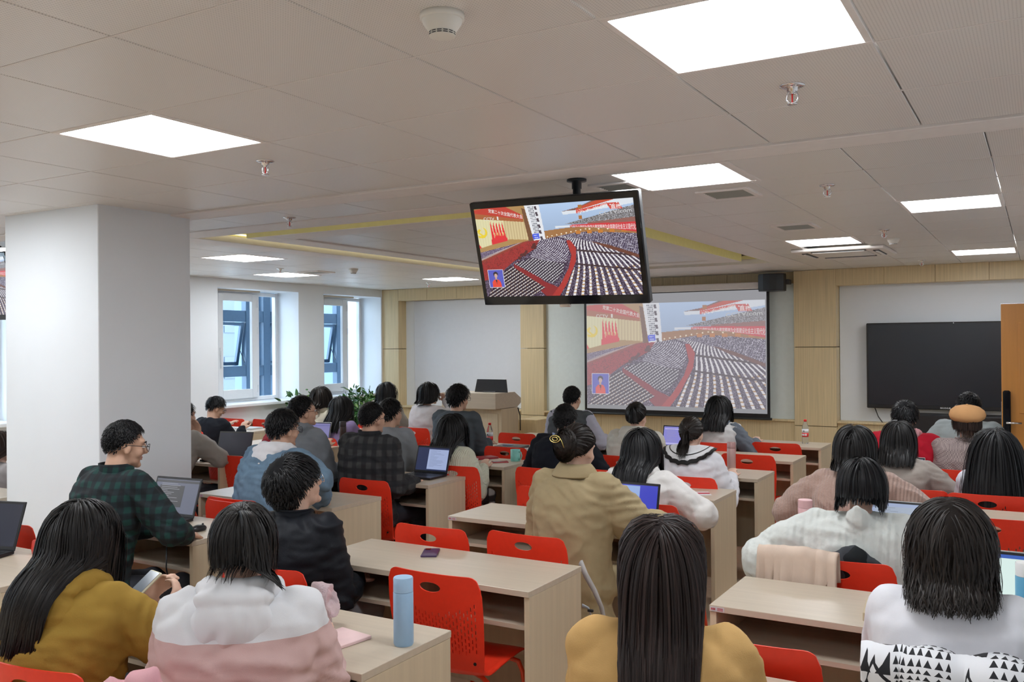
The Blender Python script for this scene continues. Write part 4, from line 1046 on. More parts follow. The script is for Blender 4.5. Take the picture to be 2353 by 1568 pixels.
# ================================================================== PEOPLE
V3 = lambda *a: np.array(a, float)
def nrm(a): a = np.asarray(a, float); return a/(np.linalg.norm(a, axis=-1, keepdims=True)+1e-12)
def remesh(mb, vox, smooth=4, amp=0, seed=0, fs=(7, 7, 16), name='m', amp2=0, fine=1.0):
    me = mb.mesh('t'); o = bpy.data.objects.new('t', me); C.objects.link(o)
    r = o.modifiers.new('r', 'REMESH'); r.mode = 'VOXEL'; r.voxel_size = vox
    s = o.modifiers.new('s', 'SMOOTH'); s.factor = .5; s.iterations = smooth
    m2 = bpy.data.meshes.new_from_object(o.evaluated_get(bpy.context.evaluated_depsgraph_get()))
    bpy.data.objects.remove(o); bpy.data.meshes.remove(me); m2.name = name
    if amp:
        n = len(m2.vertices); co_ = np.empty(n*3); m2.vertices.foreach_get('co', co_); co_ = co_.reshape(-1, 3)
        no = np.empty(n*3); m2.vertices.foreach_get('normal', no); no = no.reshape(-1, 3)
        f = np.empty(n); N_ = noise.noise; a, b, c = fs
        for i in range(n):
            x, y, z = co_[i]
            w_ = N_(Vector((x*3+seed, y*3, z*3)))
            v = N_(Vector((x*a+seed*3+w_, y*b+w_, z*c+3*w_+x*5)))
            f[i] = (1-2.2*abs(v))*.8+.35*N_(Vector((x*a*3, y*b*3+seed, z*c*2.2)))*fine
        co_ += no*(f*amp*1.5)[:, None]; m2.vertices.foreach_set('co', co_.ravel())
    m2.polygons.foreach_set('use_smooth', [True]*len(m2.polygons)); m2.update(); return m2
def loft(mb, cs, rx, ry, up=None, n=18):
    """elliptic sections; cs centres, section x axis = X, y axis perpendicular to the spine"""
    cs = [np.array(c, float) for c in cs]; vs = []; fs = []
    for i, c in enumerate(cs):
        t = nrm(cs[min(i+1, len(cs)-1)]-cs[max(i-1, 0)]); yax = nrm(np.cross(t, (1., 0, 0))); 
        for k in range(n):
            a = 2*PI*k/n; ca, sa = math.cos(a), math.sin(a); ca2 = abs(ca)**.85*np.sign(ca); sa2 = abs(sa)**.85*np.sign(sa)
            vs.append(c+V3(1, 0, 0)*rx[i]*ca2+yax*ry[i]*sa2)
    for i in range(len(cs)-1):
        for k in range(n): a = i*n+k; b = i*n+(k+1) % n; fs.append((a, b, b+n, a+n))
    fs += [tuple(range(n-1, -1, -1)), tuple(range((len(cs)-1)*n, len(cs)*n))]
    mb.add(vs, fs)
def limb(mb, pts, rad, n=12):
    """rounded tapering limb"""
    pts = [np.array(p, float) for p in pts]
    mb.tube([Vector(p) for p in pts], list(rad), n)
    for p, r in zip(pts, rad): mb.ell(p, (r, r, r), 12, 8)
def ik(S_, T_, a, b, hint):
    d = T_-S_; L = np.linalg.norm(d); L2 = min(L, (a+b)*.995); T2 = S_+d/L*L2
    x = (a*a-b*b+L2*L2)/(2*L2); h = math.sqrt(max(1e-6, a*a-x*x)); u = d/L; hn = hint-u*np.dot(hint, u); hn = nrm(hn)
    return S_+u*x+hn*h, T2
def hand(mb, W, d, pn, s, curl=.35, spread=.0, scale=1.0):
    d = nrm(d); pn = nrm(pn-d*np.dot(pn, d)); ac = np.cross(d, pn)*s
    k = scale
    R3 = Matrix(((ac[0], d[0], pn[0]), (ac[1], d[1], pn[1]), (ac[2], d[2], pn[2])))
    mb.ell(W+d*.045*k, (.037*k, .052*k, .016*k), 12, 8, M=R3)
    tips = []
    for f, (o, l, cu) in enumerate(((-.029, .92, 1.1), (-.010, 1.05, 1), (.010, 1.0, 1), (.028, .8, 1.05))):
        p = W+d*(.082-.008*(f == 3))*k+ac*(-o)*k; a = .15+curl*.5; ang = 0; pts = [p-d*.02*k, p]
        for L_ in (.038, .026, .02):
            ang += curl*cu*1.05; dd = d*math.cos(ang)+pn*math.sin(ang)+ac*(-o)*spread*10
            p = p+nrm(dd)*L_*l*k; pts.append(p)
        limb(mb, pts, [.0095*k, .0092*k, .0088*k, .008*k, .0072*k], 8)
    p0 = W+d*.02*k+ac*.025*k; p1 = W+d*.05*k+ac*.05*k+pn*.012*k; p2 = p1+nrm(d*.8+ac*.25+pn*.3)*.032*k; p3 = p2+nrm(d*.95+pn*.35)*.024*k
    limb(mb, [p0, p1, p2, p3], [.013*k, .0115*k, .010*k, .0085*k], 8)

HC0 = V3(0, -.012, .022); HRE = V3(.078, .097, .099)
AZ = [0, .55, .95, 1.25, 1.5, 1.8, 2.1, PI]; ZT = [.60, .56, .34, .06, -.1, -.35, -.6, -.72]
HAIRM = {}
def hairmat(kind):
    if kind in HAIRM: return HAIRM[kind]
    c = dict(black=((.0045, .0045, .0055), (.008, .008, .010)), soft=((.007, .006, .0062), (.013, .012, .012)), brown=((.020, .0095, .006), (.034, .017, .012)), dkbrown=((.011, .0075, .006), (.019, .013, .010)), auburn=((.014, .007, .006), (.027, .013, .011)))[kind]
    HAIRM[kind] = [mat('hair_%s_a' % kind, c[0], .5, spec=.3, var=.1), mat('hair_%s_b' % kind, c[1], .45, spec=.35, var=.1)]
    HAIRM[kind+'_cap'] = mat('hair_%s_cap' % kind, c[0], .75, spec=.15, var=.3, scale=60, bump=.6, bscale=90, stretch=(1, 1, .15))
    return HAIRM[kind]
def cap_mesh(Hm, th, zt_off=0, seed=0, rough=.004, top=1.0, back=0):
    n, m = 40, 26; vs = []; fs = []
    for i in range(m+1):
        t = PI*i/m
        for k in range(n):
            a = 2*PI*k/n; d = V3(math.sin(t)*math.cos(a), math.sin(t)*math.sin(a), -math.cos(t))
            az = math.atan2(abs(d[0]), d[1]); zt = np.interp(az, AZ, ZT)+zt_off
            s = min(1, max(0, (d[2]-zt)/.16)); s = s*s*(3-2*s)
            r = HRE-.008+V3(1, 1, 1)*(th*s*(1+(top-1)*max(0, d[2]))+.006*s)-V3(1, 1, 1)*.012*(1-s)
            r = r+V3(1, 1, 1)*back*s*max(0, -d[1])
            p = HC0+r*d
            p = p+d*rough*s*noise.noise(Vector((d[0]*5+seed, d[1]*5, d[2]*5)))*1.5
            vs.append(Vector(p))
    for i in range(m):
        for k in range(n): a = i*n+k; b = i*n+(k+1) % n; fs.append((a, b, b+n, a+n))
    mb = MB(); mb.add([Hm @ v for v in vs], fs); return mb.mesh('scalp_cap', True)
def roots(rs, n, zt_off=0):
    out = []
    while len(out) < n:
        d = nrm(rs.normal(size=(n*2, 3))); az = np.arctan2(np.abs(d[:, 0]), d[:, 1]); z = np.interp(az, AZ, ZT)+zt_off+.03
        out += list(d[d[:, 2] > z])
    return np.array(out[:n])
def mat_np(Hm): A = np.array(Hm); return A[:3, :3], A[:3, 3]
def push_out(p, c, re, A=None, t=None):
    q = p-c if A is None else (p-t)@A-c
    k = np.linalg.norm(q/re, axis=1); m = k < 1
    if m.any():
        q[m] = q[m]/k[m][:, None]; p[m] = (q[m]+c) if A is None else (q[m]+c)@A.T+t[None, :] if False else ((q[m]+c)@A.T+t if A is not None else q[m]+c)
    return p
NEAR = [True]
def ribbons(P, width, rs, center, Wend=.15, jit=.5, mats=2, name='hair', axisz=.35):
    n, m, _ = P.shape; T = np.gradient(P, axis=1); T = nrm(T)
    out = P-center; out[:, :, 2] *= axisz; out = nrm(out)+rs.normal(size=(n, 1, 3))*jit*.5
    side = nrm(np.cross(T, out)); s = np.linspace(0, 1, m); wd = width*np.minimum(1, .55+s*2.5)*(1-(1-Wend)*np.clip((s-.55)/.45, 0, 1)**1.5)
    wv = wd[None, :, None]*(.7+.6*rs.rand(n, 1, 1))
    out2 = nrm(np.cross(side, T))
    K = 3 if NEAR[0] else 2
    A = P-side*wv/2; B = P+side*wv/2; Mi = P+out2*wv*.28
    V = np.stack([A, Mi, B] if K == 3 else [A, B], 2).reshape(-1, 3)
    i, j = np.meshgrid(np.arange(n), np.arange(m-1), indexing='ij'); b = (i*m+j).ravel()*K
    F = np.concatenate([np.stack([b+q, b+q+1, b+K+q+1, b+K+q], 1) for q in range(K-1)])
    me = bpy.data.meshes.new(name); me.vertices.add(len(V)); me.vertices.foreach_set('co', V.ravel())
    me.loops.add(F.size); me.loops.foreach_set('vertex_index', F.ravel().astype(np.int32)); me.polygons.add(len(F))
    me.polygons.foreach_set('loop_start', np.arange(0, F.size, 4)); me.polygons.foreach_set('loop_total', np.full(len(F), 4))
    mi = (rs.rand(n) < .3).astype(np.int32); mi = np.repeat(mi, m-1); me.polygons.foreach_set('material_index', np.concatenate([mi]*(K-1)))
    me.polygons.foreach_set('use_smooth', [True]*len(F)); me.update(); return me
def hair_long(Hm, rs, n, length, vol=.02, seg=14, torso=(), wave=0, part=.5, width=.006, endin=0, lvar=.15, back=.4, zt=0, frontlen=1.0, spread=0, taper=.15, wmax=.115, wtap=0, drift=None):
    seed_ = rs.rand()*9; A, t = mat_np(Hm); d = roots(rs, n, zt); lay = rs.rand(n)**.6*vol+.004
    p = (HC0+(HRE+lay[:, None]*1.0)*d)
    crown = HC0+HRE*V3(0, -.35, .93)
    away = nrm(p-crown); fl = away*.5+V3(0, 0, -1)*.7
    fr = np.clip((d[:, 1]-.0)*1.5, 0, 1); tp = np.clip(d[:, 2], 0, 1)
    sx = np.where(d[:, 0]+.02 > 0, 1, -1)
    fl[:, 0] += sx*(part*tp+fr*.9); fl[:, 1] -= fr*back*1.6
    nn = nrm(d/HRE); fl = nrm(fl-nn*np.sum(fl*nn, 1, keepdims=True))
    pw = p@A.T+t; fw_ = fl@A.T; P = [pw.copy()]
    cln = np.array([noise.noise(Vector((float(q[0])*4+seed_, float(q[1])*4, 0))) for q in d]); Ls = np.maximum(.05, length+1.25*(HRE[2]*d[:, 2]-.1))*(1-lvar*(rs.rand(n)*.8+.5*cln+.15))*np.where(d[:, 1] > .3, frontlen, 1.0); step = Ls/seg; ph = rs.rand(n)*6.28; cl = np.round(ph*2)/2
    for k in range(seg):
        s = (k+1)/seg
        pw = pw+fw_*step[:, None]
        q = (pw-t)@A-HC0; re = HRE+lay[:, None]; kk = np.linalg.norm(q/re, axis=1); m = kk < 1
        qn = nrm(q/re**2)
        if m.any():
            q[m] = q[m]/kk[m][:, None]; pw[m] = (q[m]+HC0)@A.T+t
        for (c, re2) in torso:
            rr = re2+lay[:, None]*.6+.012; q2 = pw-c; k2 = np.linalg.norm(q2/rr, axis=1); m2 = k2 < 1
            if m2.any():
                qq = q2[m2]; r3 = rr[m2]; yy = r3[:, 1]*np.sqrt(np.clip(1-(qq[:, 0]/r3[:, 0])**2-(qq[:, 2]/r3[:, 2])**2, 0, 1)); qq[:, 1] = np.where(pw[m2][:, 1] > t[1]+.02, yy, -yy); pw[m2] = c+qq*.5+q2[m2]*.5
        dxx = pw[:, 0]-t[0]; wm = wmax*(.72+.28*lay/(vol+.004))*(1+wtap*s); dxx = dxx-(drift[0]*length*s*s*.5 if drift is not None else 0); over = np.abs(dxx) > wm; pw[over, 0] -= np.sign(dxx[over])*(np.abs(dxx[over])-wm[over])*.7
        g = V3(0, 0, -1); near = kk < 1.12
        fw_ = nrm(fw_*.62+g*.42)
        nw = nrm(qn@A.T)
        dt = np.sum(fw_*nw, 1); mk = near & (dt < 0); fw_[mk] -= nw[mk]*dt[mk][:, None]
        # keep the hair off the face
        ql = (pw-t)@A; fm = (ql[:, 1] > .045) & (np.abs(ql[:, 0]) < .075) & (ql[:, 2] < .04)
        if fm.any():
            ql[fm, 0] = np.sign(ql[fm, 0]+1e-4)*np.maximum(np.abs(ql[fm, 0]), .075); pw[fm] = ql[fm]@A.T+t
        if wave:
            pw = pw+np.stack([np.sin(s*9+cl*3), np.cos(s*8+cl*5), np.zeros(n)], 1)*wave*s*.35
        if endin and s > .6:
            cdir = V3(t[0], t[1], 0)-pw*V3(1, 1, 0); pw = pw+cdir*endin*(s-.6)
        if drift is not None: pw = pw+V3(*drift)*step[:, None]*max(0, s-.2)
        if spread: pw = pw+nrm((pw-t)*V3(1, 1, 0))*spread*s
        fw_ = nrm(fw_); P.append(pw.copy())
    P = np.stack(P, 1)
    return ribbons(P, width, rs, t+V3(0, 0, 0), jit=.5, Wend=taper)
def hair_short(Hm, rs, n, length, vol=.012, width=.006, crown=(0, -.5, .86), seg=5, lift=.10, fwd=.0, swirl=.4, zt=0, back=0):
    A, t = mat_np(Hm); d = roots(rs, n, zt); nc_ = n//5; cr0 = nrm(V3(*crown)); d[:nc_] = nrm(cr0+rs.normal(size=(nc_, 3))*.28)
    lay = vol*(.5+.45*rs.rand(n))+back*np.maximum(0, -d[:, 1]); p = HC0+(HRE-.004)*d
    cr = HC0+HRE*V3(*crown); fl = nrm(p-cr)+V3(0, 0, -.35)+np.cross(nrm(p-cr), V3(0, 0, 1))*swirl+V3(0, fwd, 0)+rs.normal(size=(n, 3))*.05
    nn = nrm(d/HRE); fl = nrm(fl-nn*np.sum(fl*nn, 1, keepdims=True)); topw = np.clip(d[:, 2]+.35, .35, 1.2)[:, None]
    P = [p.copy()]; L = length*(.6+.6*rs.rand(n))[:, None]*topw/seg
    for k in range(seg):
        s = (k+1)/seg; p = p+nrm(fl+nn*lift*(1-s*1.3))*L; q = p-HC0; re = HRE+lay[:, None]*min(1, s*1.6); kk = np.linalg.norm(q/re, axis=1)
        m = kk < 1; q[m] = q[m]/kk[m][:, None]; p = q+HC0; nn = nrm(q/re**2); fl = nrm(fl-nn*np.sum(fl*nn, 1, keepdims=True)+V3(0, 0, -.08)); P.append(p.copy())
    P = np.stack(P, 1)@A.T+t
    return ribbons(P, width, rs, t, jit=.25, Wend=.3, axisz=1)
def hair_tied(Hm, rs, n, tie, tail_len, width=.006, vol=.008, tail_r=.03, tail_n=None, bun=None, tdir=(0, -.8, .25), seg1=9, seg2=11, wave=0, torso=(), zt=0):
    A, t = mat_np(Hm); d = roots(rs, n, zt); lay = .003+rs.rand(n)*vol; dt = nrm(V3(*tie)); om = np.arccos(np.clip(d@dt, -1, 1))[:, None]
    P = []
    for k in range(seg1+1):
        s = k/seg1; q = (np.sin((1-s)*om)*d+np.sin(s*om)*dt)/np.maximum(np.sin(om), 1e-3); q = nrm(q)
        P.append(HC0+(HRE+lay[:, None]*(.4+.6*math.sin(s*PI)))*q)
    P1 = np.stack(P, 1)@A.T+t
    me1 = ribbons(P1, width, rs, t, jit=.4, Wend=.8, axisz=1)
    T0 = (HC0+(HRE+.004)*dt)@A.T+t; od = nrm(V3(*tdir))@A.T; m = tail_n or n; out = [me1]
    if tail_len:
        th = rs.rand(m)*2*PI; rr = np.sqrt(rs.rand(m)); ax1 = nrm(np.cross(od, (0, 0, 1.)+od*.01)); ax2 = np.cross(ax1, od)
        off = (np.cos(th)*rr)[:, None]*V3(1, 0, 0)@A.T+(np.sin(th)*rr)[:, None]*V3(0, 1, 0)@A.T
        pw = np.repeat(T0[None, :], m, 0)+off*tail_r*.3; v = od+off*.35; Q = [pw.copy()]; L = tail_len*(.72+.28*rs.rand(m))/seg2; ph = np.round(rs.rand(m)*4)
        for k in range(seg2):
            s = (k+1)/seg2; pw = pw+nrm(v)*L[:, None]; v = nrm(v*.55+V3(0, 0, -1)*.5)
            w2 = tail_r*(1 if s < .5 else 1-.3*(s-.5)); cen = pw.mean(0); lat = (pw-cen); lat[:, 2] = 0; r_ = np.linalg.norm(lat, axis=1, keepdims=True)+1e-6
            pw = pw-lat*(1-np.minimum(1, w2/r_))*.8
            if wave: pw = pw+np.stack([np.sin(s*7+ph*2), np.cos(s*6+ph*3), np.zeros(m)], 1)*wave*s
            q = (pw-t)@A-HC0; re = HRE+.012; kk = np.linalg.norm(q/re, axis=1); mm = kk < 1
            if mm.any(): q[mm] = q[mm]/kk[mm][:, None]; pw[mm] = (q[mm]+HC0)@A.T+t
            for (c, re2) in torso:
                r2 = re2+.026; q2 = pw-c; k2 = np.linalg.norm(q2/r2, axis=1); m2 = k2 < 1
                if m2.any(): pw[m2] = c+q2[m2]/k2[m2][:, None]
            Q.append(pw.copy())
        Q = np.stack(Q, 1); out.append(ribbons(Q, width, rs, Q[:, :, :].mean((0, 1)), jit=.8, Wend=.1, axisz=.1))
    if bun:
        bc, br = (V3(*bun[0])@A.T+t), bun[1]; m = int(n*.5); u = nrm(rs.normal(size=(m, 3))); axn = nrm(rs.normal(size=(m, 3))*.35+V3(.2, -1, .3)@A.T); x = nrm(np.cross(axn, u)); y_ = np.cross(axn, x); hgt = rs.rand(m)*1.5-.75
        Q = []
        for k in range(8):
            a = k/7*2.2; rad = np.sqrt(np.maximum(.05, 1-hgt**2)); Q.append(bc+(axn*hgt[:, None]+(x*math.cos(a)+y_*math.sin(a))*rad[:, None])*np.array(br)*(.9+.15*rs.rand(m, 1)))
        out.append(ribbons(np.stack(Q, 1), width*1.3, rs, bc, jit=.3, Wend=.6, axisz=1))
        e = MB().ell(bc, tuple(np.array(br)*.93), 16, 10); out.append(e.mesh('bun_core', True))
    return out

M_skin = mat('skin', (.62, .38, .27), .5, spec=.35, var=.05, scale=30)
M_skin2 = mat('skin_pale', (.70, .46, .35), .5, spec=.35, var=.05, scale=30)
M_eye = mat('eye_white', (.75, .72, .7), .2, var=0); M_iris = mat('iris_dark', (.02, .012, .01), .15, var=0)
M_lip = mat('lips', (.50, .20, .17), .45, var=0)
M_denimp = mat('dark_trousers', (.03, .033, .045), .85, var=.1)
M_shoe = mat('white_shoes', (.6, .6, .6), .5, var=.03)
def fab(name, col, **k): return mat('fabric_'+name, col, k.get('rough', .9), bump=k.get('bump', .25), bscale=k.get('bs', 350), var=k.get('var', .04), sheen=k.get('sheen', .0), spec=k.get('spec', .2))
PN = [0]
def person(label, hp, y, top, hair, yaw=0, lean=10, hyaw=0, hpitch=0, fem=True, fit=0.014, hands=None, vox=.011, bvox=.008, wr=.007, hood=None, collar=None, glasses=None,
           face=False, bottom=None, skin=None, chairy=None, chairlab=None, sleeve=None, elb=(.28, -.35, -.9), hcurl=.35, seed=None, sw=None, roll=0, hem=None, chair_x=None, hood_mat=None, legs=True, collar_mat=None, sleeve_len=1.0, torso_w=1.0, puff=1.0, palm=None, handd=None, headf=.03, fs=(7, 7, 16)):
    """hp: centre of the head in the photo; y: its distance down the room. Angles in degrees, yaw + = turned left"""
    NEAR[0] = y < 3.3; bvox = bvox if (face or y < 3.3) else max(bvox, .0105)
    PN[0] += 1; seed = seed or PN[0]; rs = np.random.RandomState(seed)
    HW = aty(hp[0], hp[1], y); l = R(lean); hz = HW[2]; hip = .53
    T_ = (hz-.135-hip)/math.cos(l)
    N = V3(0, T_*math.sin(l), hip+T_*math.cos(l)); HL = N+V3(0, headf+.06*math.sin(l), .135)
    rz = R(yaw); cz, sz = math.cos(rz), math.sin(rz)
    root = (HW[0]-(cz*HL[0]-sz*HL[1]), HW[1]-(sz*HL[0]+cz*HL[1]), 0)
    P = empty('person', root, rz, label, 'person')
    Hm = Matrix.Translation(Vector(HL)) @ Matrix.Rotation(R(hyaw), 4, 'Z') @ Matrix.Rotation(R(roll), 4, 'Y') @ Matrix.Rotation(R(hpitch), 4, 'X')
    h = lambda *p: np.array(Hm @ Vector(p))
    s_w = (sw or (.155 if fem else .182))*.93; k = 1 if fem else 1.1
    pel = V3(0, 0, hip); spine = lambda t: pel+(N-pel)*t
    bw = V3(0, .02*math.sin(l*2), 0)
    # ---- arms
    if hands is None: hands = ((-.13, .42, .785), (.13, .42, .785))
    arms = []
    for s, ht in ((-1, hands[0]), (1, hands[1])):
        Sh = N+V3(s*s_w, -.005, -.05)
        if ht is None: ht = (s*.16, .22, .62)
        E, Wt = ik(Sh, V3(*ht), .285, .25, V3(s*elb[0], elb[1], elb[2])); arms.append((s, Sh, E, Wt))
    sk = skin or (M_skin2 if fem else M_skin)
    b = MB()
    E3 = lambda c, r, M_=None: b.ell(h(*c), r, 16, 12, M=Hm.to_3x3() @ (M_ or Matrix.Identity(3)))
    E3((0, -.012, .02), (.073, .092, .094)); E3((0, .022, -.015), (.061, .068, .082)); E3((0, .036, -.064), (.049, .046, .040)); E3((0, .072, -.090), (.021, .020, .017))
    limb(b, [h(0, .086, .018), h(0, .104, -.02)], [.009, .013], 8); b.ell(h(0, .094, -.026), (.018, .011, .009), 8, 6)
    limb(b, [h(-.018, .074, -.055), h(0, .081, -.054), h(.018, .074, -.055)], [.009, .010, .009], 8)
    limb(b, [h(-.04, .066, .03), h(0, .078, .032), h(.04, .066, .03)], [.014, .014, .014], 8)
    for s in (-1, 1): E3((s*.074, -.004, -.012), (.009, .019, .031)); E3((s*.034, .055, -.03), (.024, .026, .026))
    nr = .047 if fem else .056
    limb(b, [N+V3(0, -.01, -.06), N+V3(0, -.005, 0), h(0, -.02, -.055)], [nr*1.35, nr*1.05, nr])
    limb(b, [spine(0), spine(.5), spine(.9)], [.08, .08, .09])
    for s, Sh, E, Wt in arms:
        limb(b, [spine(.93), Sh, E, E+(Wt-E)*.35, Wt], [.05, .04, .035, .035*k, .024*k])
        fd = nrm(Wt-E) if handd is None or handd[0 if s < 0 else 1] is None else nrm(V3(*handd[0 if s < 0 else 1]))
        pn = V3(0, 0, -1) if palm is None or palm[0 if s < 0 else 1] is None else V3(*palm[0 if s < 0 else 1])
        hc_ = hcurl if not isinstance(hcurl, tuple) else hcurl[0 if s < 0 else 1]
        hand(b, Wt, fd+(V3(0, 0, .15) if handd is None else 0), pn, -s, hc_, scale=.95*k)
    body = link('body', remesh(b, bvox, 2, name='body'), sk, P)
    # ---- clothing
    tp = MB(); f = fit
    ts = [-.13, 0, .2, .42, .66, .84, .95, 1.02]
    rx = [.175, .178, .155, .155, .172, .178, .130, .062]; ry = [.125, .13, .115, .112, .118, .105, .080, .058]
    if hem: ts = [hem]+ts; rx = [.21]+rx; ry = [.16]+ry
    if not fem: rx = [r*1.08 for r in rx]; ry = [r*1.08 for r in ry]
    cs = [spine(t)+V3(0, -.018*math.sin(max(0, t)*PI), 0) for t in ts]; ff = [f*(.9 if 0 <= t < 1 else .35) for t in ts]
    loft(tp, cs, [a*torso_w+q for a, q in zip(rx, ff)], [a+q for a, q in zip(ry, ff)])
    slv = tp if sleeve is None else MB()
    for s, Sh, E, Wt in arms:
        limb(tp, [N+V3(s*.045, -.005, -.035), Sh], [.048+f*.5, .056*k+f*.6])
        E2 = Sh+(E-Sh)*.5; E4 = E+(Wt-E)*.5; We = E+(Wt-E)*sleeve_len
        limb(slv, [Sh, E2, E, E4, We], [(.056*k+f*.7), (.050*k+f*.9*puff), (.044*k+f*puff), (.040*k+f*.9*puff), .031*k+f*.55])
    if hood == 'down':
        hm = MB(); ring = []
        for i in range(13):
            a = -PI*.5+(-1+2*i/12)*2.15; ring.append(N+V3(math.cos(a)*.092, math.sin(a)*.085+.0, .03-.03*max(0, math.sin(a)+.2)))
        limb(hm, ring, [.026+.016*math.sin(PI*i/12) for i in range(13)])
        for zz, yy, r_ in ((.022, -.100, (.112, .050, .034)), (-.05, -.112, (.118, .058, .085)), (-.105, -.115, (.075, .048, .06))): hm.ell(N+V3(0, yy, zz), r_, 18, 10)
        link('hood', remesh(hm, vox*.8, 3, .005, seed+3, (14, 14, 9), 'hood'), hood_mat or top, P)
    if hood == 'point':
        limb(tp, [N+V3(0, -.08, -.03), N+V3(0, -.135, .03), N+V3(0, -.16, .075)], [.08, .045, .014])
    jk = link('jacket', remesh(tp, vox, 4, wr, seed, fs, 'jacket'), top, P)
    if sleeve is not None: link('sleeves', remesh(slv, vox, 4, wr, seed+9, fs, 'sleeves'), sleeve, P)
    if collar:
        cm = MB(); n = 28; rings = []
        ch, cr_, fl_ = collar; cr_ = max(cr_, .070 if fem else .078); ch *= 1.15    # height, radius, flare
        vs = []; fs_ = []
        prof = [(0, -.03), (0, 0), (.002, ch*.6), (.004, ch), (.010, ch+.002), (fl_*.5, ch*.75), (fl_, ch*.1), (fl_, ch*.05-.004), (fl_*.5-.004, ch*.6), (.008, ch-.008), (.005, -.03)]
        for (dr_, z_) in prof:
            for i in range(n):
                a = 2*PI*i/n; open_ = max(0, math.sin(a))
                vs.append(N+V3(math.cos(a)*(cr_+dr_), math.sin(a)*(cr_*.92+dr_)+.004, z_+.012-open_*.035))
        m_ = len(prof)
        for q in range(m_):
            for i in range(n): a = q*n+i; b_ = q*n+(i+1) % n; c_ = ((q+1) % m_)*n; fs_.append((a, b_, c_+(i+1) % n, c_+i))
        cm.add(vs, fs_); link('collar', cm.mesh('collar', True), collar_mat or top, P)
    # ---- legs
    if legs:
        g = MB(); kz = .5
        for s in (-1, 1):
            kn = V3(s*.115, .43, kz); an = V3(s*.12, .45, .10)
            limb(g, [pel+V3(s*.07, 0, -.0), kn, an], [.105*k, .068*k, .052*k])
        g.ell(pel, (.17*k, .12, .10))
        link('trousers', remesh(g, .018, 3, .006, seed+5, name='trousers'), bottom or M_denimp, P)
        for s in (-1, 1):
            sm = MB(); sm.ell((s*.12, .50, .045), (.045, .13, .045), 14, 8).box(s*.12-.042, s*.12+.042, .38, .62, 0, .02, c=.006); obj('shoe', sm, M_shoe, P, True)
    # ---- face details
    if face:
        e = MB(); ir = MB(); br = MB()
        for s in (-1, 1):
            e.ell(h(s*.031, .080, .004), (.0135, .011, .0075), 10, 8, M=Hm.to_3x3()); ir.ell(h(s*.031, .0885, .004), (.0055, .004, .006), 10, 6, M=Hm.to_3x3())
            limb(br, [h(s*.016, .092, .026), h(s*.034, .088, .031), h(s*.05, .076, .027)], [.0028, .0035, .002], 6)
        ee = obj('eyes', e, M_eye, P, True); obj('iris', ir, M_iris, ee, True); obj('eyebrows', br, hairmat('black')[0], P, True)
        lp = MB(); limb(lp, [h(-.018, .081, -.053), h(0, .0885, -.051), h(.018, .081, -.053)], [.002, .0045, .002], 6); limb(lp, [h(-.014, .081, -.060), h(0, .0875, -.060), h(.014, .081, -.060)], [.002, .0048, .002], 6)
        obj('lips', lp, M_lip, P, True)
    if glasses:
        g = MB()
        for s in (-1, 1):
            ring = []
            for i in range(17): a = 2*PI*i/16; ring.append(h(s*.034+.024*math.cos(a), .108-.006*abs(math.cos(a)), .002+.019*math.sin(a)))
            g.tube([Vector(p) for p in ring], .0016, 5); g.tube([Vector(h(s*.058, .103, .008)), Vector(h(s*.076, .06, .008)), Vector(h(s*.081, -.005, .006)), Vector(h(s*.079, -.03, -.012))], .0017, 5)
        g.tube([Vector(h(-.010, .108, .004)), Vector(h(0, .111, .008)), Vector(h(.010, .108, .004))], .0016, 5)
        gl = obj('glasses', g, glasses, P, True)
    # ---- hair
    style, kind = hair[0], hair[1]; hk = hair[2] if len(hair) > 2 else {}
    HMs = hairmat(kind)
    tors = [(N+V3(0, -.01, -.085), V3(s_w+.05+f, .075+f, .08+f)), (spine(.72)+V3(0, -.01, 0), V3(.17+f, .11+f, .22))]+([(N+V3(0, -.095, -.03), V3(.125, .085, .12))] if hood == 'down' else [])
    capt = hk.get('cap', .012); zt = hk.get('zt', 0)
    hr = link('hair', cap_mesh(Hm, capt, zt, seed, hk.get('rough', .004), hk.get('top', 1.0), hk.get('back', 0)), HAIRM[kind+'_cap'], P)
    nn = hk.get('n', 500)
    if style == 'short':
        link('hair_strands', hair_short(Hm, rs, int(nn*1.4), hk.get('len', .05), hk.get('vol', .012)+capt, min(.005, hk.get('w', .006)), hk.get('crown', (0, -.5, .86)), lift=hk.get('lift', .10)*.5, fwd=hk.get('fwd', 0), swirl=hk.get('swirl', .18), zt=zt, back=hk.get('back', 0)), HMs, hr)
    elif style == 'long':
        link('hair_strands', hair_long(Hm, rs, nn, hk.get('len', .4), hk.get('vol', .025), min(hk.get('seg', 14), 14 if NEAR[0] else 9), tors, hk.get('wave', 0), hk.get('part', .5), hk.get('w', .007), hk.get('endin', 0), hk.get('lvar', .15), spread=hk.get('spread', 0), frontlen=hk.get('fl', 1), zt=zt, taper=hk.get('taper', .3), wmax=hk.get('wmax', .115), wtap=hk.get('wtap', 0), drift=hk.get('drift')), HMs, hr)
    elif style == 'tied':
        ms = hair_tied(Hm, rs, nn, hk.get('tie', (0, -.95, .2)), hk.get('tail', .25), hk.get('w', .006), hk.get('vol', .008), hk.get('tr', .03), hk.get('tn'), hk.get('bun'), hk.get('tdir', (0, -.8, .25)), wave=hk.get('wave', 0), torso=tors, zt=zt)
        for i, me in enumerate(ms): link(('hair_strands', 'ponytail', 'bun', 'bun')[i] if not hk.get('bun') or hk.get('tail') else ('hair_strands', 'bun', 'bun')[i], me, HMs, hr)
        if hk.get('extra'): link('loose_strands', hair_long(Hm, rs, hk['extra'], hk.get('exlen', .3), .008, 12, tors, .004, .5, .0045, lvar=.3, wmax=.095), HMs, hr)
    P['_ry'] = root[1]
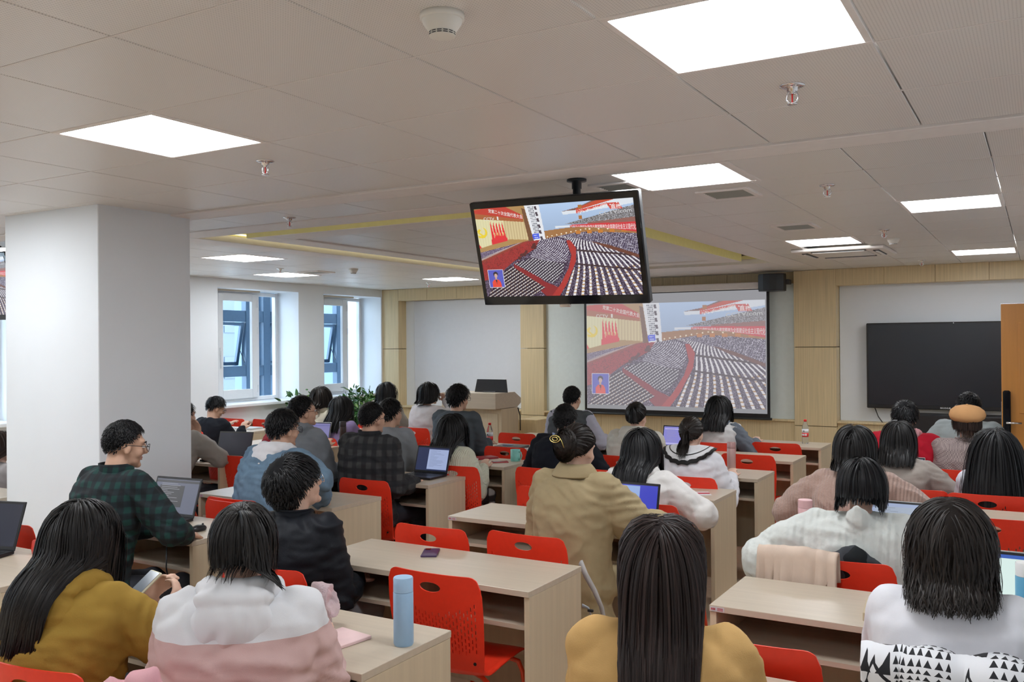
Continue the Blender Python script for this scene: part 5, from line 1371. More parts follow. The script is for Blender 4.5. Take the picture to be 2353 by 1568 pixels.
    if chairlab:
        cdx, cdy = (0, .03)
        wx = root[0]; wy = root[1] if chairy is None else min(chairy, root[1]-.15)+.21
        chair(wx if chair_x is None else chair_x, wy, chairlab, rz*.6)
    del P['_ry']
    return P, Hm, N, arms

# nearest rows ----------------------------------------------------------
olive = fab('mustard', (.37, .23, .045), bs=200)
person('person with very long black hair in a mustard jacket holding a phone, lower left', (190, 1246), 1.80, olive,
       ('long', 'soft', dict(n=2200, len=.56, vol=.014, seg=18, w=.0052, part=.6, lvar=.5, cap=.012, wmax=.095, wtap=.3, drift=(-.55, .15, 0))), yaw=12, lean=8, hyaw=-8, hpitch=-18, vox=.010, bvox=.0065, wr=.010, fit=0.027, hood='down',
       hands=((-.02, .38, .845), (.13, .35, .835)), hcurl=(.35, .5), palm=((1, 0, .3), (-1, .1, .3)), handd=((.35, .65, .55), (-.05, .6, .6)), elb=(1, -.3, -.6), glasses=M_dark, chairy=1.60, chair_x=-2.58, chairlab='red chair under the mustard jacket at the bottom left', sleeve_len=.86, torso_w=1.1)
pinkhood = split_mat('white_pink_sweatshirt', (.72, .73, .76), (.60, .41, .39), .93)
person('person with half-tied black hair in a white and pink hooded sweatshirt, writing', (560, 1258), 1.90, pinkhood,
       ('tied', 'soft', dict(n=1500, tie=(.05, -.78, .62), tail=.36, tn=600, w=.005, tr=.034, tdir=(.55, -.6, .0), vol=.010, cap=.012, extra=900, exlen=.235, wave=.010)), yaw=36, lean=8, hpitch=-20, fit=0.032, vox=.010, bvox=.0065, wr=.009, hood='down', sw=.17,
       chairy=1.62, chairlab='red chair hidden beneath the white and pink sweatshirt', puff=1.2, torso_w=1.12, hands=((-.16, .38, .785), (.18, .36, .785)))
camel = fab('camel', (.55, .34, .13))
person('person with long dark reddish-brown hair in a camel jacket, bottom centre', (1522, 1312), 2.06, camel,
       ('long', 'auburn', dict(n=2300, len=.60, vol=.014, seg=16, w=.0045, part=.25, lvar=.35, cap=.012, endin=.03, wmax=.112, wtap=-.4)), yaw=18, lean=4, fit=0.025, vox=.010, wr=.007, collar=(.05, .07, .03), chairy=1.9, chairlab='red chair hidden beneath the camel jacket', sw=.165, torso_w=1.1)
whitev = fab('white_padded', (.70, .70, .74), bump=.1)
person('person with a shoulder-length dark brown bob in a smooth white padded top, lower right', (2184, 1262), 2.90, whitev,
       ('long', 'dkbrown', dict(n=2100, len=.30, vol=.030, seg=13, w=.0048, part=.6, lvar=.3, wave=.014, cap=.032, wmax=.118, wtap=.25)), yaw=6, lean=3, fit=0.029, vox=.010, wr=.003, collar=(.03, .062, .008), chairy=2.66, chairlab='red chair under the jacket with black geometric print', sw=.165, torso_w=1.12, fs=(5, 5, 5))
blackj = fab('black_bomber', (.009, .011, .016), rough=.6)
person('young person in a black jacket and round glasses looking up to the right', (684, 1118), 2.95, blackj,
       ('short', 'black', dict(n=2200, len=.075, vol=.014, w=.0045, cap=.024, lift=.14, top=1.25, back=.014, zt=-.02)), yaw=8, lean=0, hyaw=-28, hpitch=16, fem=False, fit=0.025, vox=.010, bvox=.0065, wr=.010, collar=(.03, .066, .006), face=True, glasses=M_chrome, skin=M_skin2,
       hands=((-.1, .30, .70), (.14, .26, .66)), chairy=2.72, chairlab='red chair behind the black bomber jacket, left of the pale blue bottle', fs=(6, 6, 20), sw=.175, bottom=fab('grey_trousers', (.2, .21, .23)))
gplaid = plaid_mat('green_plaid', (.006, .042, .038), (.006, .014, .018), (.004, .006, .009), 17)
person('man in a dark green plaid shirt and glasses working on a laptop beside the column', (288, 1024), 2.92, gplaid,
       ('short', 'black', dict(n=1400, len=.022, vol=.004, w=.006, cap=.006, top=1.6, rough=.002)), yaw=-2, lean=14, hyaw=-22, hpitch=-10, fem=False, fit=0.022, vox=.010, bvox=.0065, wr=.008, collar=(.035, .064, .018), face=True, glasses=M_black,
       hands=((-.04, .36, .80), (.20, .40, .785)), hcurl=.22, elb=(1, -.3, -.5), chairy=2.6, chairlab='red chair hidden beneath the green plaid shirt', fs=(6, 6, 14), headf=.04)
denim = fab('washed_denim', (.15, .235, .33), bs=500, var=.15)
person('person in a washed denim jacket with a white hood and a face mask strap', (652, 988), 4.2, denim,
       ('short', 'black', dict(n=1000, len=.05, vol=.010, w=.007, cap=.014, top=1.2)), yaw=2, lean=18, hyaw=-14, hpitch=-4, fem=False, fit=0.032, vox=.011, bvox=.007, wr=.010, hood='down', hood_mat=fab('white_hood', (.75, .75, .78)), glasses=M_dark, face=True, sw=.19, torso_w=1.1,
       hands=((-.05, .30, .78), (.30, .22, .785)), elb=(1, -.2, -.8), chairlab='red chair hidden beneath the denim jacket', bottom=fab('navy_trousers', (.03, .04, .09)))
greyh = fab('grey_melange', (.22, .24, .27))
person('man with brown glasses in a grey hooded sweatshirt behind the denim jacket', (697, 948), 5.0, greyh,
       ('short', 'black', dict(n=900, len=.03, vol=.006, w=.007, cap=.010)), yaw=-4, lean=8, hyaw=-22, hpitch=4, fem=False, fit=0.029, vox=.013, bvox=.007, wr=.009, hood='down', glasses=mat('tortoise', (.08, .02, .01), .3), face=True, chairlab='red chair hidden beneath the grey hooded sweatshirt')
person('person in a dark red jacket almost hidden behind the grey hooded sweatshirt', (668, 968), 6.05, fab('maroon', (.24, .012, .02)),
       ('short', 'black', dict(n=500, len=.04, vol=.008, w=.008, cap=.012)), lean=10, fem=False, fit=0.036, vox=.014, bvox=.010, sw=.2, torso_w=1.15, chairlab='red chair hidden behind the dark red jacket')
bplaid = plaid_mat('black_plaid', (.012, .013, .016), (.018, .019, .022), (.045, .045, .048), 12)
person('man in a black and charcoal plaid jacket on a red chair, left of the laptop', (856, 964), 5.08, bplaid,
       ('short', 'black', dict(n=1000, len=.022, vol=.004, w=.007, cap=.006, rough=.002)), yaw=-2, lean=4, hyaw=-10, fem=False, fit=0.032, vox=.011, bvox=.008, wr=.008, collar=(.04, .066, .012), chairy=4.82, chairlab='red chair behind the black plaid jacket', sw=.195, torso_w=1.1, glasses=M_dark,
       hands=((-.1, .3, .76), (.22, .26, .74)), chair_x=-4.02)
person('person in a light grey sweatshirt behind the black plaid jacket', (899, 952), 6.02, fab('light_grey', (.27, .29, .32)),
       ('short', 'black', dict(n=800, len=.045, vol=.010, w=.007, cap=.014, top=1.3)), lean=14, hyaw=-12, fem=False, fit=0.029, vox=.013, bvox=.010, sw=.19, torso_w=1.1, chairlab='red chair beneath the light grey sweatshirt')
person('person with long wavy black hair in a fluffy cream jumper', (1040, 992), 5.92, knit_mat('cream_fluffy', (.62, .63, .50), 120),
       ('long', 'black', dict(n=1100, len=.36, vol=.025, w=.007, wave=.014, lvar=.3, cap=.012)), lean=8, hyaw=8, fit=0.036, vox=.012, bvox=.010, wr=.004, puff=1.3, chairy=5.75, chairlab='red chair behind the fluffy cream jumper', hands=((-.12, .3, .76), (.16, .28, .74)), chair_x=-3.86, bottom=plaid_mat('dark_check_skirt', (.02, .012, .012), (.04, .03, .03), (.5, .47, .44), 9))
person('person with thick short black hair in a slate grey shirt near the lectern', (1054, 918), 7.05, fab('slate', (.075, .09, .105)),
       ('short', 'black', dict(n=900, len=.07, vol=.016, w=.007, cap=.024, top=1.2)), lean=8, hyaw=-12, fem=False, fit=0.029, vox=.013, bvox=.010, sw=.19, glasses=M_dark, chairlab='red chair beneath the slate grey shirt')
person('person with a black bob in a white shirt resting chin on hand', (986, 908), 8.4, fab('soft_white', (.62, .60, .62)),
       ('long', 'black', dict(n=900, len=.24, vol=.03, seg=10, w=.008, part=.5, lvar=.06, cap=.018, taper=.8)), yaw=-6, lean=8, hyaw=-22, fit=0.025, vox=.014, bvox=.008, face=True, hands=((-.05, .22, .72), (.14, .24, 1.09)), palm=(None, (0, -1, 0)), handd=(None, (-.3, -.1, .6)), hcurl=.7, elb=(.8, .3, -.9), chairy=8.05, chairlab='red chair behind the white-shirted person resting chin on hand', chair_x=-6.0)
person('person with black hair and glasses in front of the left oak pillar', (891, 905), 8.42, fab('oatmeal_jumper', (.42, .40, .34)),
       ('long', 'black', dict(n=700, len=.30, vol=.02, seg=10, w=.009, cap=.016, wave=.006)), hyaw=-30, lean=4, face=True, glasses=M_dark, fit=0.029, vox=.015, bvox=.008, chairlab='red chair in front of the left oak pillar')
person('person with straight dark brown hair in a cream jacket by the potted plants', (738, 919), 7.25, fab('cream_fleece', (.62, .58, .46)),
       ('long', 'dkbrown', dict(n=700, len=.235, vol=.024, seg=10, w=.008, lvar=.08, cap=.014, taper=.8)), lean=6, hyaw=14, fit=0.036, vox=.014, bvox=.010, hood='down', chairlab='red chair beneath the cream jacket')
ppl = person('person in a lilac shirt with a pale blue face mask and long black hair', (787, 941), 7.12, fab('lilac', (.30, .24, .44)),
       ('long', 'black', dict(n=800, len=.38, vol=.02, seg=11, w=.009, cap=.012)), lean=12, hyaw=-26, fit=0.029, vox=.013, bvox=.008, chairlab='red chair beneath the lilac shirt')
def mask_part(pp, col):
    P_, Hm, N_, a_ = pp; m = MB(); vs = []; fs = []
    for j in range(6):
        for i in range(9):
            u = -1+2*i/8; v = j/5; x = u*.066; z = -.012-.085*v; yv = .118-.055*u*u-.02*v*abs(v-.2)-(.012 if j in (0, 5) else 0)
            vs.append(Hm @ Vector((x, yv, z)))
    for j in range(5):
        for i in range(8): a = j*9+i; fs.append((a, a+1, a+10, a+9))
    m.add(vs, fs); o = obj('face_mask', m, mat('mask_blue', (.45, .62, .70), .8, var=.02), P_, True)
    st = MB()
    for s in (-1, 1):
        for z in (-.02, -.085): st.tube([Hm @ Vector((s*.062, .07, z)), Hm @ Vector((s*.078, .03, z*.7-.01)), Hm @ Vector((s*.083, -.018, -.018))], .0016, 5)
    obj('ear_loop', st, M_pvc, o, True)
mask_part(ppl, 0)
person('man in black with glasses looking down, just right of the column', (496, 938), 7.06, fab('black_knit', (.012, .014, .02)),
       ('short', 'black', dict(n=800, len=.06, vol=.012, w=.007, cap=.014)), lean=16, hyaw=-24, hpitch=-24, fem=False, fit=0.025, vox=.014, bvox=.007, face=True, glasses=M_dark, chairlab='red chair hidden behind the white column, by the windows')
person('person in a grey jumper mostly hidden by the column, resting an elbow on the desk', (424, 958), 5.12, fab('warm_grey', (.33, .31, .29)),
       ('short', 'black', dict(n=400, len=.05, w=.009)), lean=18, fem=False, fit=0.029, vox=.014, bvox=.008, hands=((-.1, .38, .785), (.10, .26, .98)), handd=(None, (0, .05, 1)), palm=(None, (0, -1, 0)), elb=(.9, .1, -.9), chairlab='red chair hidden behind the column beneath the grey jumper')
person('person with long brown hair in a grey coat at the left photo edge', (2, 1030), 4.1, fab('mid_grey', (.4, .38, .38)),
       ('long', 'brown', dict(n=500, len=.4, vol=.02, seg=10, w=.010)), lean=8, fit=0.036, vox=.015, bvox=.011, chairlab='red chair left of the white column')
# centre block
nav = fab('navy_black', (.008, .010, .016))
person('man in a black jacket with short black hair behind the trench coat', (1300, 968), 6.25, nav,
       ('short', 'black', dict(n=1200, len=.04, vol=.009, w=.007, cap=.012, crown=(.15, -.62, .75))), lean=16, hyaw=2, fem=False, fit=0.036, vox=.012, bvox=.008, collar=(.03, .06, .012), sw=.19, hands=((-.16, .34, .79), (.2, .35, .785)), elb=(.6, -.3, -.7), collar_mat=fab('pale_blue_collar', (.45, .55, .75)), chairlab='red chair beneath the black jacket with pale blue collar')
person('man in a dark grey waistcoat over a pale shirt near the projection screen', (1316, 917), 8.1, fab('charcoal_waistcoat', (.07, .078, .085)),
       ('short', 'black', dict(n=800, len=.03, vol=.006, w=.008, cap=.010)), lean=14, hyaw=-6, fem=False, fit=0.025, vox=.014, bvox=.010, sleeve=fab('pale_lilac_sleeve', (.42, .42, .50)), sw=.185, hands=((-.15, .40, .785), (.26, .36, .785)), elb=(.6, -.3, -.8), chairlab='red chair beneath the dark grey waistcoat')
khaki = fab('khaki_trench', (.39, .31, .18))
tr_ = person('woman in a khaki trench coat with gold hair claw, working on a laptop', (1330, 1035), 4.12, khaki,
       ('tied', 'dkbrown', dict(n=1600, tie=(0, -.95, .15), tail=0, w=.006, vol=.016, bun=((-.005, -.125, .015), (.062, .05, .085)), cap=.014)), yaw=-4, lean=3, hyaw=-2, hpitch=-10, fit=0.043, vox=.010, bvox=.007, wr=.008, collar=(.055, .075, .05), sw=.17, torso_w=1.0, puff=1.35, hem=-.35,
       hands=((-.12, .32, .78), (.32, .40, .80)), elb=(.5, -.35, -.8), chairy=3.80, chairlab='red chair behind the trench coat woman with a grey bag strap', chair_x=-2.16, bottom=khaki)
Pq, Hq = tr_[0], tr_[1]
clw = MB(); gold = mat('gold_metal', (.75, .62, .22), .25, metal=.9, var=0)
for r_ in ((.030, .017), (.016, .008)):
    clw.tube([Hq @ Vector((-.03+r_[0]*math.cos(2*PI*i/14), -.182, .04+r_[1]*math.sin(2*PI*i/14))) for i in range(15)], .0028, 6)
clw.tube([Hq @ Vector((-.004, -.183, .05)), Hq @ Vector((.01, -.18, .03)), Hq @ Vector((.02, -.17, .0))], .0025, 6)
obj('hair_claw', clw, gold, Pq, True)
person('person with an updo in a cream hooded sweatshirt facing the projection', (1464, 960), 7.1, fab('cream_sweat', (.58, .56, .50)),
       ('tied', 'soft', dict(n=1000, tie=(.1, -.75, .62), tail=.24, tn=450, w=.007, tr=.045, vol=.014, cap=.012, tdir=(.3, -.6, .2), wave=.004)), lean=8, hyaw=-4, fit=0.036, vox=.012, bvox=.010, hood='down', wr=.009, sw=.18, torso_w=1.15, chairlab='red chair beneath the cream hooded sweatshirt')
person('person with straight long black hair in a white jacket with creased sleeves', (1476, 1038), 5.08, fab('white_cotton', (.68, .66, .64)),
       ('long', 'black', dict(n=1700, len=.33, vol=.022, seg=12, w=.0065, part=.15, lvar=.12, cap=.012, taper=.6)), yaw=-4, lean=4, fit=0.036, vox=.010, bvox=.008, wr=.009, hood='down', sw=.165, torso_w=1.1, hands=((-.18, .34, .785), (.26, .28, .76)), elb=(1.1, -.3, -.6), chairy=4.9, chairlab='red chair between the blue-screened laptop and the white jacket', chair_x=-1.99)
sl_ = person('person with a brown ponytail and a white blouse with a black-edged sailor collar', (1590, 998), 6.22, fab('white_blouse', (.70, .70, .74)),
       ('tied', 'dkbrown', dict(n=1100, tie=(0, -.99, .12), tail=.27, tn=700, w=.006, tr=.04, vol=.010, cap=.010, tdir=(0, -.5, -.3), wave=.006)), lean=10, fit=0.036, vox=.011, bvox=.010, wr=.007, sw=.165, puff=1.3, chairy=6.03, chairlab='red chair behind the sailor-collar blouse', chair_x=-2.13, hands=((-.15, .36, .785), (.22, .3, .76)))
def sailor(pp):
    P_, Hm, N_, a_ = pp
    for nm, r0, r1, mt_, dz in (('sailor_collar', .06, .165, fab('white_collar', (.72, .72, .74)), .0), ('collar_piping', .165, .185, M_black, -.004), ('collar_stripe', .135, .141, M_black, .004)):
        m = MB(); vs = []; fs = []; n = 32
        for j in range(4):
            r = r0+(r1-r0)*j/3
            for i in range(n+1):
                a = PI+(-.25)+(PI+.5)*i/n; k = r/.18; wob = .005*math.sin(i*2.2) if nm == 'collar_piping' else 0
                kk = (r+wob-.06)/.125; bk = max(0, -math.sin(a)); vs.append(N_+V3(math.cos(a)*(.062+.130*kk), math.sin(a)*(.062+.112*kk)-.016*bk, .066+dz*.6-(.02+.095*bk**1.5)*max(0, kk)**1.3))
        for j in range(3):
            for i in range(n): q = j*(n+1)+i; fs.append((q, q+1, q+n+2, q+n+1))
        vs2 = vs+[v-V3(0, 0, .006) for v in vs]; o_ = len(vs); m.add(vs2, fs+[tuple(x+o_ for x in f_[::-1]) for f_ in fs]); obj(nm, m, mt_, P_, True)
sailor(sl_)
person('person with loose black hair in a white waistcoat with grey hood and sleeves', (1652, 943), 8.38, fab('offwhite_quilt', (.56, .56, .56)),
       ('long', 'black', dict(n=900, len=.34, vol=.022, seg=11, w=.008, wave=.006, lvar=.2, spread=.004)), lean=16, hyaw=6, fit=0.032, vox=.013, bvox=.010, wr=.008, sleeve=fab('steel_sleeve', (.13, .15, .18)), hood='down', hood_mat=fab('steel_hood', (.10, .12, .15)), sw=.18, hands=((-.2, .38, .785), (.3, .34, .785)), elb=(.6, -.3, -.8), chairy=8.25, chairlab='red chair beneath the white waistcoat near the screen', chair_x=-2.63)
# right block
person('person with a dark bob in a dusty pink knitted jumper', (1966, 1036), 5.28, knit_mat('dusty_pink_knit', (.44, .30, .25), 90),
       ('long', 'soft', dict(n=1200, len=.245, vol=.028, seg=11, w=.007, lvar=.1, cap=.018, taper=.6)), lean=12, fit=0.036, vox=.012, bvox=.010, wr=.007, puff=1.5, sw=.175, hands=((-.22, .36, .785), (.26, .38, .785)), elb=(.9, -.2, -.6), chairlab='red chair hidden beneath the dusty pink jumper')
person('person with straight black hair in a white cable-knit jumper leaning on the desk', (1980, 1122), 4.32, knit_mat('white_cable_knit', (.66, .69, .66), 48),
       ('long', 'black', dict(n=1500, len=.235, vol=.018, seg=11, w=.0055, lvar=.12, cap=.014, taper=.5)), yaw=4, lean=8, hpitch=-24, fit=0.043, vox=.010, bvox=.010, wr=.006, hood='point', sw=.195, torso_w=1.3, puff=1.6, hands=((-.30, .22, .76), (.30, .28, .78)), elb=(1.0, -.1, -.75), chairy=3.98, chairlab='red chair holding the beige coat and dark bag', chair_x=-.76)
person('person with straight dark hair in a taupe shirt, forearm along the desk', (2066, 1014), 6.38, fab('taupe', (.33, .29, .26)),
       ('long', 'soft', dict(n=1100, len=.30, vol=.016, seg=11, w=.006, lvar=.25, part=.2)), lean=12, fit=0.032, vox=.012, bvox=.010, wr=.008, sw=.17, hands=((-.15, .36, .785), (.26, .30, .785)), elb=(.8, -.3, -.7), chairlab='red chair beneath the taupe shirt', chairy=6.2, chair_x=-.72)
person('person with short tousled black hair in a red jacket with a pink hood', (2080, 962), 7.45, fab('crimson', (.42, .010, .025)),
       ('short', 'black', dict(n=900, len=.07, vol=.016, w=.008, cap=.014, lift=.6)), lean=10, fem=False, fit=0.036, vox=.013, bvox=.010, hood='down', hood_mat=fab('pink_lining', (.65, .33, .36)), sw=.19, torso_w=1.1, hands=((-.24, .34, .785), (.24, .34, .785)), chairlab='red chair beneath the red jacket')
person('man with glasses in a grey-green jacket, head behind the beret', (2224, 938), 8.45, fab('grey_green', (.28, .31, .31)),
       ('short', 'black', dict(n=700, len=.03, w=.008, cap=.010)), lean=12, hyaw=32, fem=False, fit=0.036, vox=.014, bvox=.008, face=True, glasses=M_chrome, sw=.19, hands=((-.3, .3, .785), (.2, .34, .785)), elb=(.6, -.3, -.8), chairlab='red chair beneath the grey-green jacket')
bt = person('person in a tan beret and fine brown-checked coat with a bag strap', (2222, 976), 7.4, houndstooth_mat('fine_check', (.34, .27, .25), (.20, .15, .15), 110),
       ('long', 'brown', dict(n=900, len=.19, vol=.010, seg=10, w=.006, cap=.008, lvar=.25)), lean=10, hyaw=6, fit=0.036, vox=.013, bvox=.010, collar=(.03, .06, .02), sw=.18, torso_w=1.12, chairlab='red chair beneath the tan beret', chairy=7.2)
Pb, Hb, Nb, _a = bt
be = MB(); vs = []; fs = []; n = 28
pf = [(.082, .035), (.098, .034), (.118, .050), (.126, .074), (.115, .106), (.085, .130), (.042, .142), (.008, .144), (.006, .152), (0, .153)]
for (r, z) in pf:
    for i in range(n): a = 2*PI*i/n; k = 1+.02*math.cos(a*7)*(r > .05); vs.append(Hb @ Vector((math.cos(a)*r*k*.98, math.sin(a)*r*k-.025, z-.035*math.sin(a+.2)*0+.25*(math.sin(a)*r)*.45)))
for j in range(len(pf)-1):
    for i in range(n): q = j*n+i; q2 = j*n+(i+1) % n; fs.append((q, q2, q2+n, q+n))
be.add(vs, fs); obj('beret', be, fab('tan_felt', (.56, .30, .13)), Pb, True)
sp2 = MB()
pts = [Nb+V3(.06, -.05, .02), Nb+V3(.03, -.145, -.08), Nb+V3(-.04, -.17, -.22), Nb+V3(-.12, -.16, -.36)]
for i in range(3):
    a, b_ = pts[i], pts[i+1]; o_ = V3(.017, 0, .008); t_ = V3(0, -.012, 0)
    sp2.add([a-o_+t_, a+o_+t_, b_+o_+t_, b_-o_+t_, a-o_, a+o_, b_+o_, b_-o_], [(0, 1, 2, 3), (7, 6, 5, 4), (0, 4, 5, 1), (1, 5, 6, 2), (2, 6, 7, 3), (3, 7, 4, 0)])
obj('bag_strap', sp2, fab('slate_strap', (.06, .075, .09)), Pb)
person('person with very long straight black hair in a white top at the right photo edge', (2288, 1040), 6.28, fab('bright_white', (.66, .66, .72)),
       ('long', 'black', dict(n=1700, len=.52, vol=.03, seg=16, w=.0075, part=.1, lvar=.08, cap=.014, spread=.005, wmax=.13, wtap=.8, taper=.6)), yaw=4, lean=4, fit=0.029, vox=.012, bvox=.010, chairlab='wide red chair behind the very long black hair', chairy=6.12, chair_x=-.30)
chair(-.26, 5.47+.02, 'red chair with visible slots above the dark brown bob') if False else None

# phone held by the mustard-jacket person
def held_phone():
    c = aty(322, 1353, 2.06)
    t = empty('smartphone', tuple(c), 0, 'phone in a cream case held by the person in the mustard jacket', 'phone')
    t.rotation_euler = (R(38), R(0), R(-12))
    obj('case', MB().box(-.038, .038, -.078, .078, -.006, .004, c=.004), fab('cream_case', (.72, .68, .52)), t)
    obj('screen', MB().box(-.034, .034, -.073, .073, .004, .005), mat('phone_glass', (.10, .13, .17), .12, var=0), t)
held_phone()

# ================================================================== THINGS ON CHAIRS
def drape(name, cx, cy, w, drop_b, drop_f, m, lb, cat, seed=0, ztop=.835, thick=.02, rz=0, skew=0, amp=.018, puff=.0):
    """cloth laid over a chair back: a folded sheet hanging behind and in front"""
    nu, nv = 44, 40; vs = []; L_ = drop_b+drop_f+.04
    for j in range(nv+1):
        s = j/nv*L_
        for i in range(nu+1):
            u = -1+2*i/nu
            sd = drop_b*(1+skew*u)
            if s < drop_b: y = -.028-.03*(1-s/drop_b)*.6; z = -(drop_b-s)*(1+skew*u)
            elif s < drop_b+.04: a = (s-drop_b)/.04*PI; y = -.028*math.cos(a); z = .022*math.sin(a)
            else: y = .028+.01*(s-drop_b-.04); z = -(s-drop_b-.04)
            hang = min(1, abs(z)/.15)
            nz = noise.noise(Vector((u*3.2+seed, seed*2., z*2.2))); n2 = noise.noise(Vector((u*7+seed, z*3+1, 3)))
            yy = y+(-1 if s < drop_b+.02 else 1)*(amp*(nz*1.6+n2*.7)*(.35+hang)+puff*math.cos(u*1.4)*(1-abs(2*j/nv-1)**2))
            vs.append((u*w/2*(1+.06*hang*nz), yy, z+ztop+.012*nz+.010*(1-u*u)))
    fs = [(j*(nu+1)+i, j*(nu+1)+i+1, (j+1)*(nu+1)+i+1, (j+1)*(nu+1)+i) for j in range(nv) for i in range(nu)]
    me = bpy.data.meshes.new(name); me.from_pydata(vs, [], fs); me.polygons.foreach_set('use_smooth', [True]*len(fs))
    o = link(name, me, m, None, (cx, cy, 0), (0, 0, rz)); md = o.modifiers.new('s', 'SOLIDIFY'); md.thickness = thick; md.offset = 1
    uv = me.uv_layers.new(name='UVMap'); 
    for f_ in me.polygons:
        for li in f_.loop_indices:
            vi = me.loops[li].vertex_index; uv.data[li].uv = ((vi % (nu+1))/nu*w, (vi//(nu+1))/nv*L_)
    return tag(o, lb, cat)
def triangle_mat(name):
    m, N, L, b = newmat(name); b.inputs['Roughness'].default_value = .85
    tc = N.new('ShaderNodeTexCoord'); sp = N.new('ShaderNodeSeparateXYZ'); L.new(tc.outputs['UV'], sp.inputs[0])
    mn = lambda op, a, b_=None: math_node(N, L, op, a, b_)
    u, v = sp.outputs[0], sp.outputs[1]
    def tri(sc, x0, y0, fill, vs=1.5):
        fx = mn('FRACT', mn('ADD', mn('MULTIPLY', u, sc), x0)); fy = mn('FRACT', mn('ADD', mn('MULTIPLY', v, sc*vs), y0))
        d = mn('SUBTRACT', mn('MULTIPLY', mn('SUBTRACT', .85, fy), .55), mn('ABSOLUTE', mn('SUBTRACT', fx, .5)))
        ins = mn('MULTIPLY', mn('GREATER_THAN', d, 0.), mn('GREATER_THAN', fy, .12))
        if fill: return ins
        inn = mn('MULTIPLY', mn('GREATER_THAN', d, .07), mn('GREATER_THAN', fy, .22))
        return mn('SUBTRACT', ins, inn)
    def zone(sc, x0, lo, hi, o_=u):
        f_ = mn('FRACT', mn('ADD', mn('MULTIPLY', o_, sc), x0)); return mn('MULTIPLY', mn('GREATER_THAN', f_, lo), mn('LESS_THAN', f_, hi))
    small = mn('MULTIPLY', tri(60, .2, .1, True), zone(4.3, .1, .45, 1.0))
    big = mn('MULTIPLY', tri(8.6, .1, .3, False), zone(4.3, .1, -.1, .43)); med = mn('MULTIPLY', tri(17.2, .2, .65, True), zone(4.3, .1, -.1, .43))
    row = mn('MULTIPLY', zone(5, .2, .82, .87, v), zone(4.3, .1, -.1, .43))
    tot = mn('MINIMUM', mn('ADD', mn('ADD', small, big), mn('ADD', mn('MULTIPLY', med, zone(2.15, .4, .3, .8)), row)), 1.0)
    mx = N.new('ShaderNodeMix'); mx.data_type = 'RGBA'; mx.inputs[6].default_value = (.74, .75, .78, 1); mx.inputs[7].default_value = (.012, .012, .016, 1)
    L.new(tot, mx.inputs[0]); L.new(mx.outputs[2], b.inputs['Base Color']); return m
drape('printed_jacket', -.14, 2.60, .58, .50, .20, triangle_mat('black_white_triangles'), 'white jacket with black triangle print draped over a chair, bottom right', 'jacket', 4, .885, .03, amp=.042, puff=.03)
drape('coat', -.90, 3.90, .33, .26, .10, fab('beige_coat', (.66, .52, .42)), 'beige coat draped over the red chair behind the white cable-knit jumper', 'coat', 9, .835, .014, amp=.02, skew=-.25)
# dark bag standing between the chair and the white jumper
bg_ = MB(); bg_.ell((0, 0, 0), (.135, .05, .17), 20, 14)
t = empty('shoulder_bag', (-.70, 4.04, .70), 0, 'dark grey bag bulging over the chair behind the white cable-knit jumper', 'bag')
link('body', remesh(bg_, .012, 3, .010, 2, (9, 9, 5), 'body'), fab('bag_grey', (.055, .06, .068)), t)
link('front_panel', remesh(MB().ell((.01, -.012, .03), (.075, .048, .142), 18, 12), .010, 2, .006, 3, name='front_panel'), fab('bag_dark', (.015, .018, .02)), t)
# pink jacket at the bottom edge
pk = MB(); 
for (a, b_, c_, r_) in ((-.10, 0, 0, .07), (0, .01, .03, .075), (.10, 0, .01, .07), (.17, -.02, -.06, .06), (-.17, 0, -.06, .06)): pk.ell((a, b_, c_), (r_, r_*.75, r_*.9), 14, 10)
pj_ = aty(330, 1640, 1.50)
tag(link('folded_jacket', remesh(pk, .009, 2, .016, 7, (9, 9, 12), 'folded_jacket'), fab('rose_pink', (.70, .38, .42)), None, tuple(pj_)), 'rose pink jacket heaped on a chair back at the bottom left edge', 'jacket')
# crumpled clear plastic bag on the nearest desk
cb = remesh(MB().ell((0, 0, .07), (.055, .04, .075), 18, 12), .006, 1, .014, 11, (22, 22, 22), 'plastic_bag'); cb.polygons.foreach_set('use_smooth', [False]*len(cb.polygons))
tag(link('plastic_bag', cb, mat('crinkled_film', (.85, .72, .76), .12, trans=.55, var=.05, ior=1.1), None, (-2.22, 2.42, DH)), 'crumpled clear plastic bag on the nearest desk beside the white and pink sweatshirt', 'bag')
tag(link('plastic_bag', remesh(MB().ell((0, 0, .05), (.06, .05, .06), 14, 10), .009, 1, .016, 13, (16, 16, 16), 'plastic_bag'), M_pvc, None, (-4.85, 2.42, DH)), 'crumpled white plastic bag at the left photo edge above the black laptop', 'bag')
# backpack strap and bag hanging at the trench-coat chair
t = empty('backpack', (-1.93, 4.02, .42), 0, 'grey backpack with hanging strap beside the trench coat chair', 'bag')
def strap(pts, wd, th, m, nm):
    s = MB(); P_ = [Vector(p) for p in pts]; vs = []; fs = []
    for i, p in enumerate(P_):
        tt = (P_[min(i+1, len(P_)-1)]-P_[max(i-1, 0)]).normalized(); sd = tt.cross(Vector((.75, .66, 0))).normalized()*wd/2; nn_ = tt.cross(sd).normalized()*th/2
        vs += [p-sd-nn_, p+sd-nn_, p+sd+nn_, p-sd+nn_]
    for i in range(len(P_)-1):
        for k in range(4): a = i*4+k; b_ = i*4+(k+1) % 4; fs.append((a, b_, b_+4, a+4))
    fs += [(3, 2, 1, 0), tuple(range(len(vs)-4, len(vs)))]; s.add(vs, fs); return obj(nm, s, m, t, True)
gs = fab('grey_webbing', (.40, .38, .37)); wb = fab('pale_webbing', (.45, .5, .55))
link('body', remesh(MB().ell((-.12, .04, .1), (.10, .07, .22), 18, 12), .012, 3, .008, 5, name='body'), fab('pack_grey', (.30, .29, .29)), t)
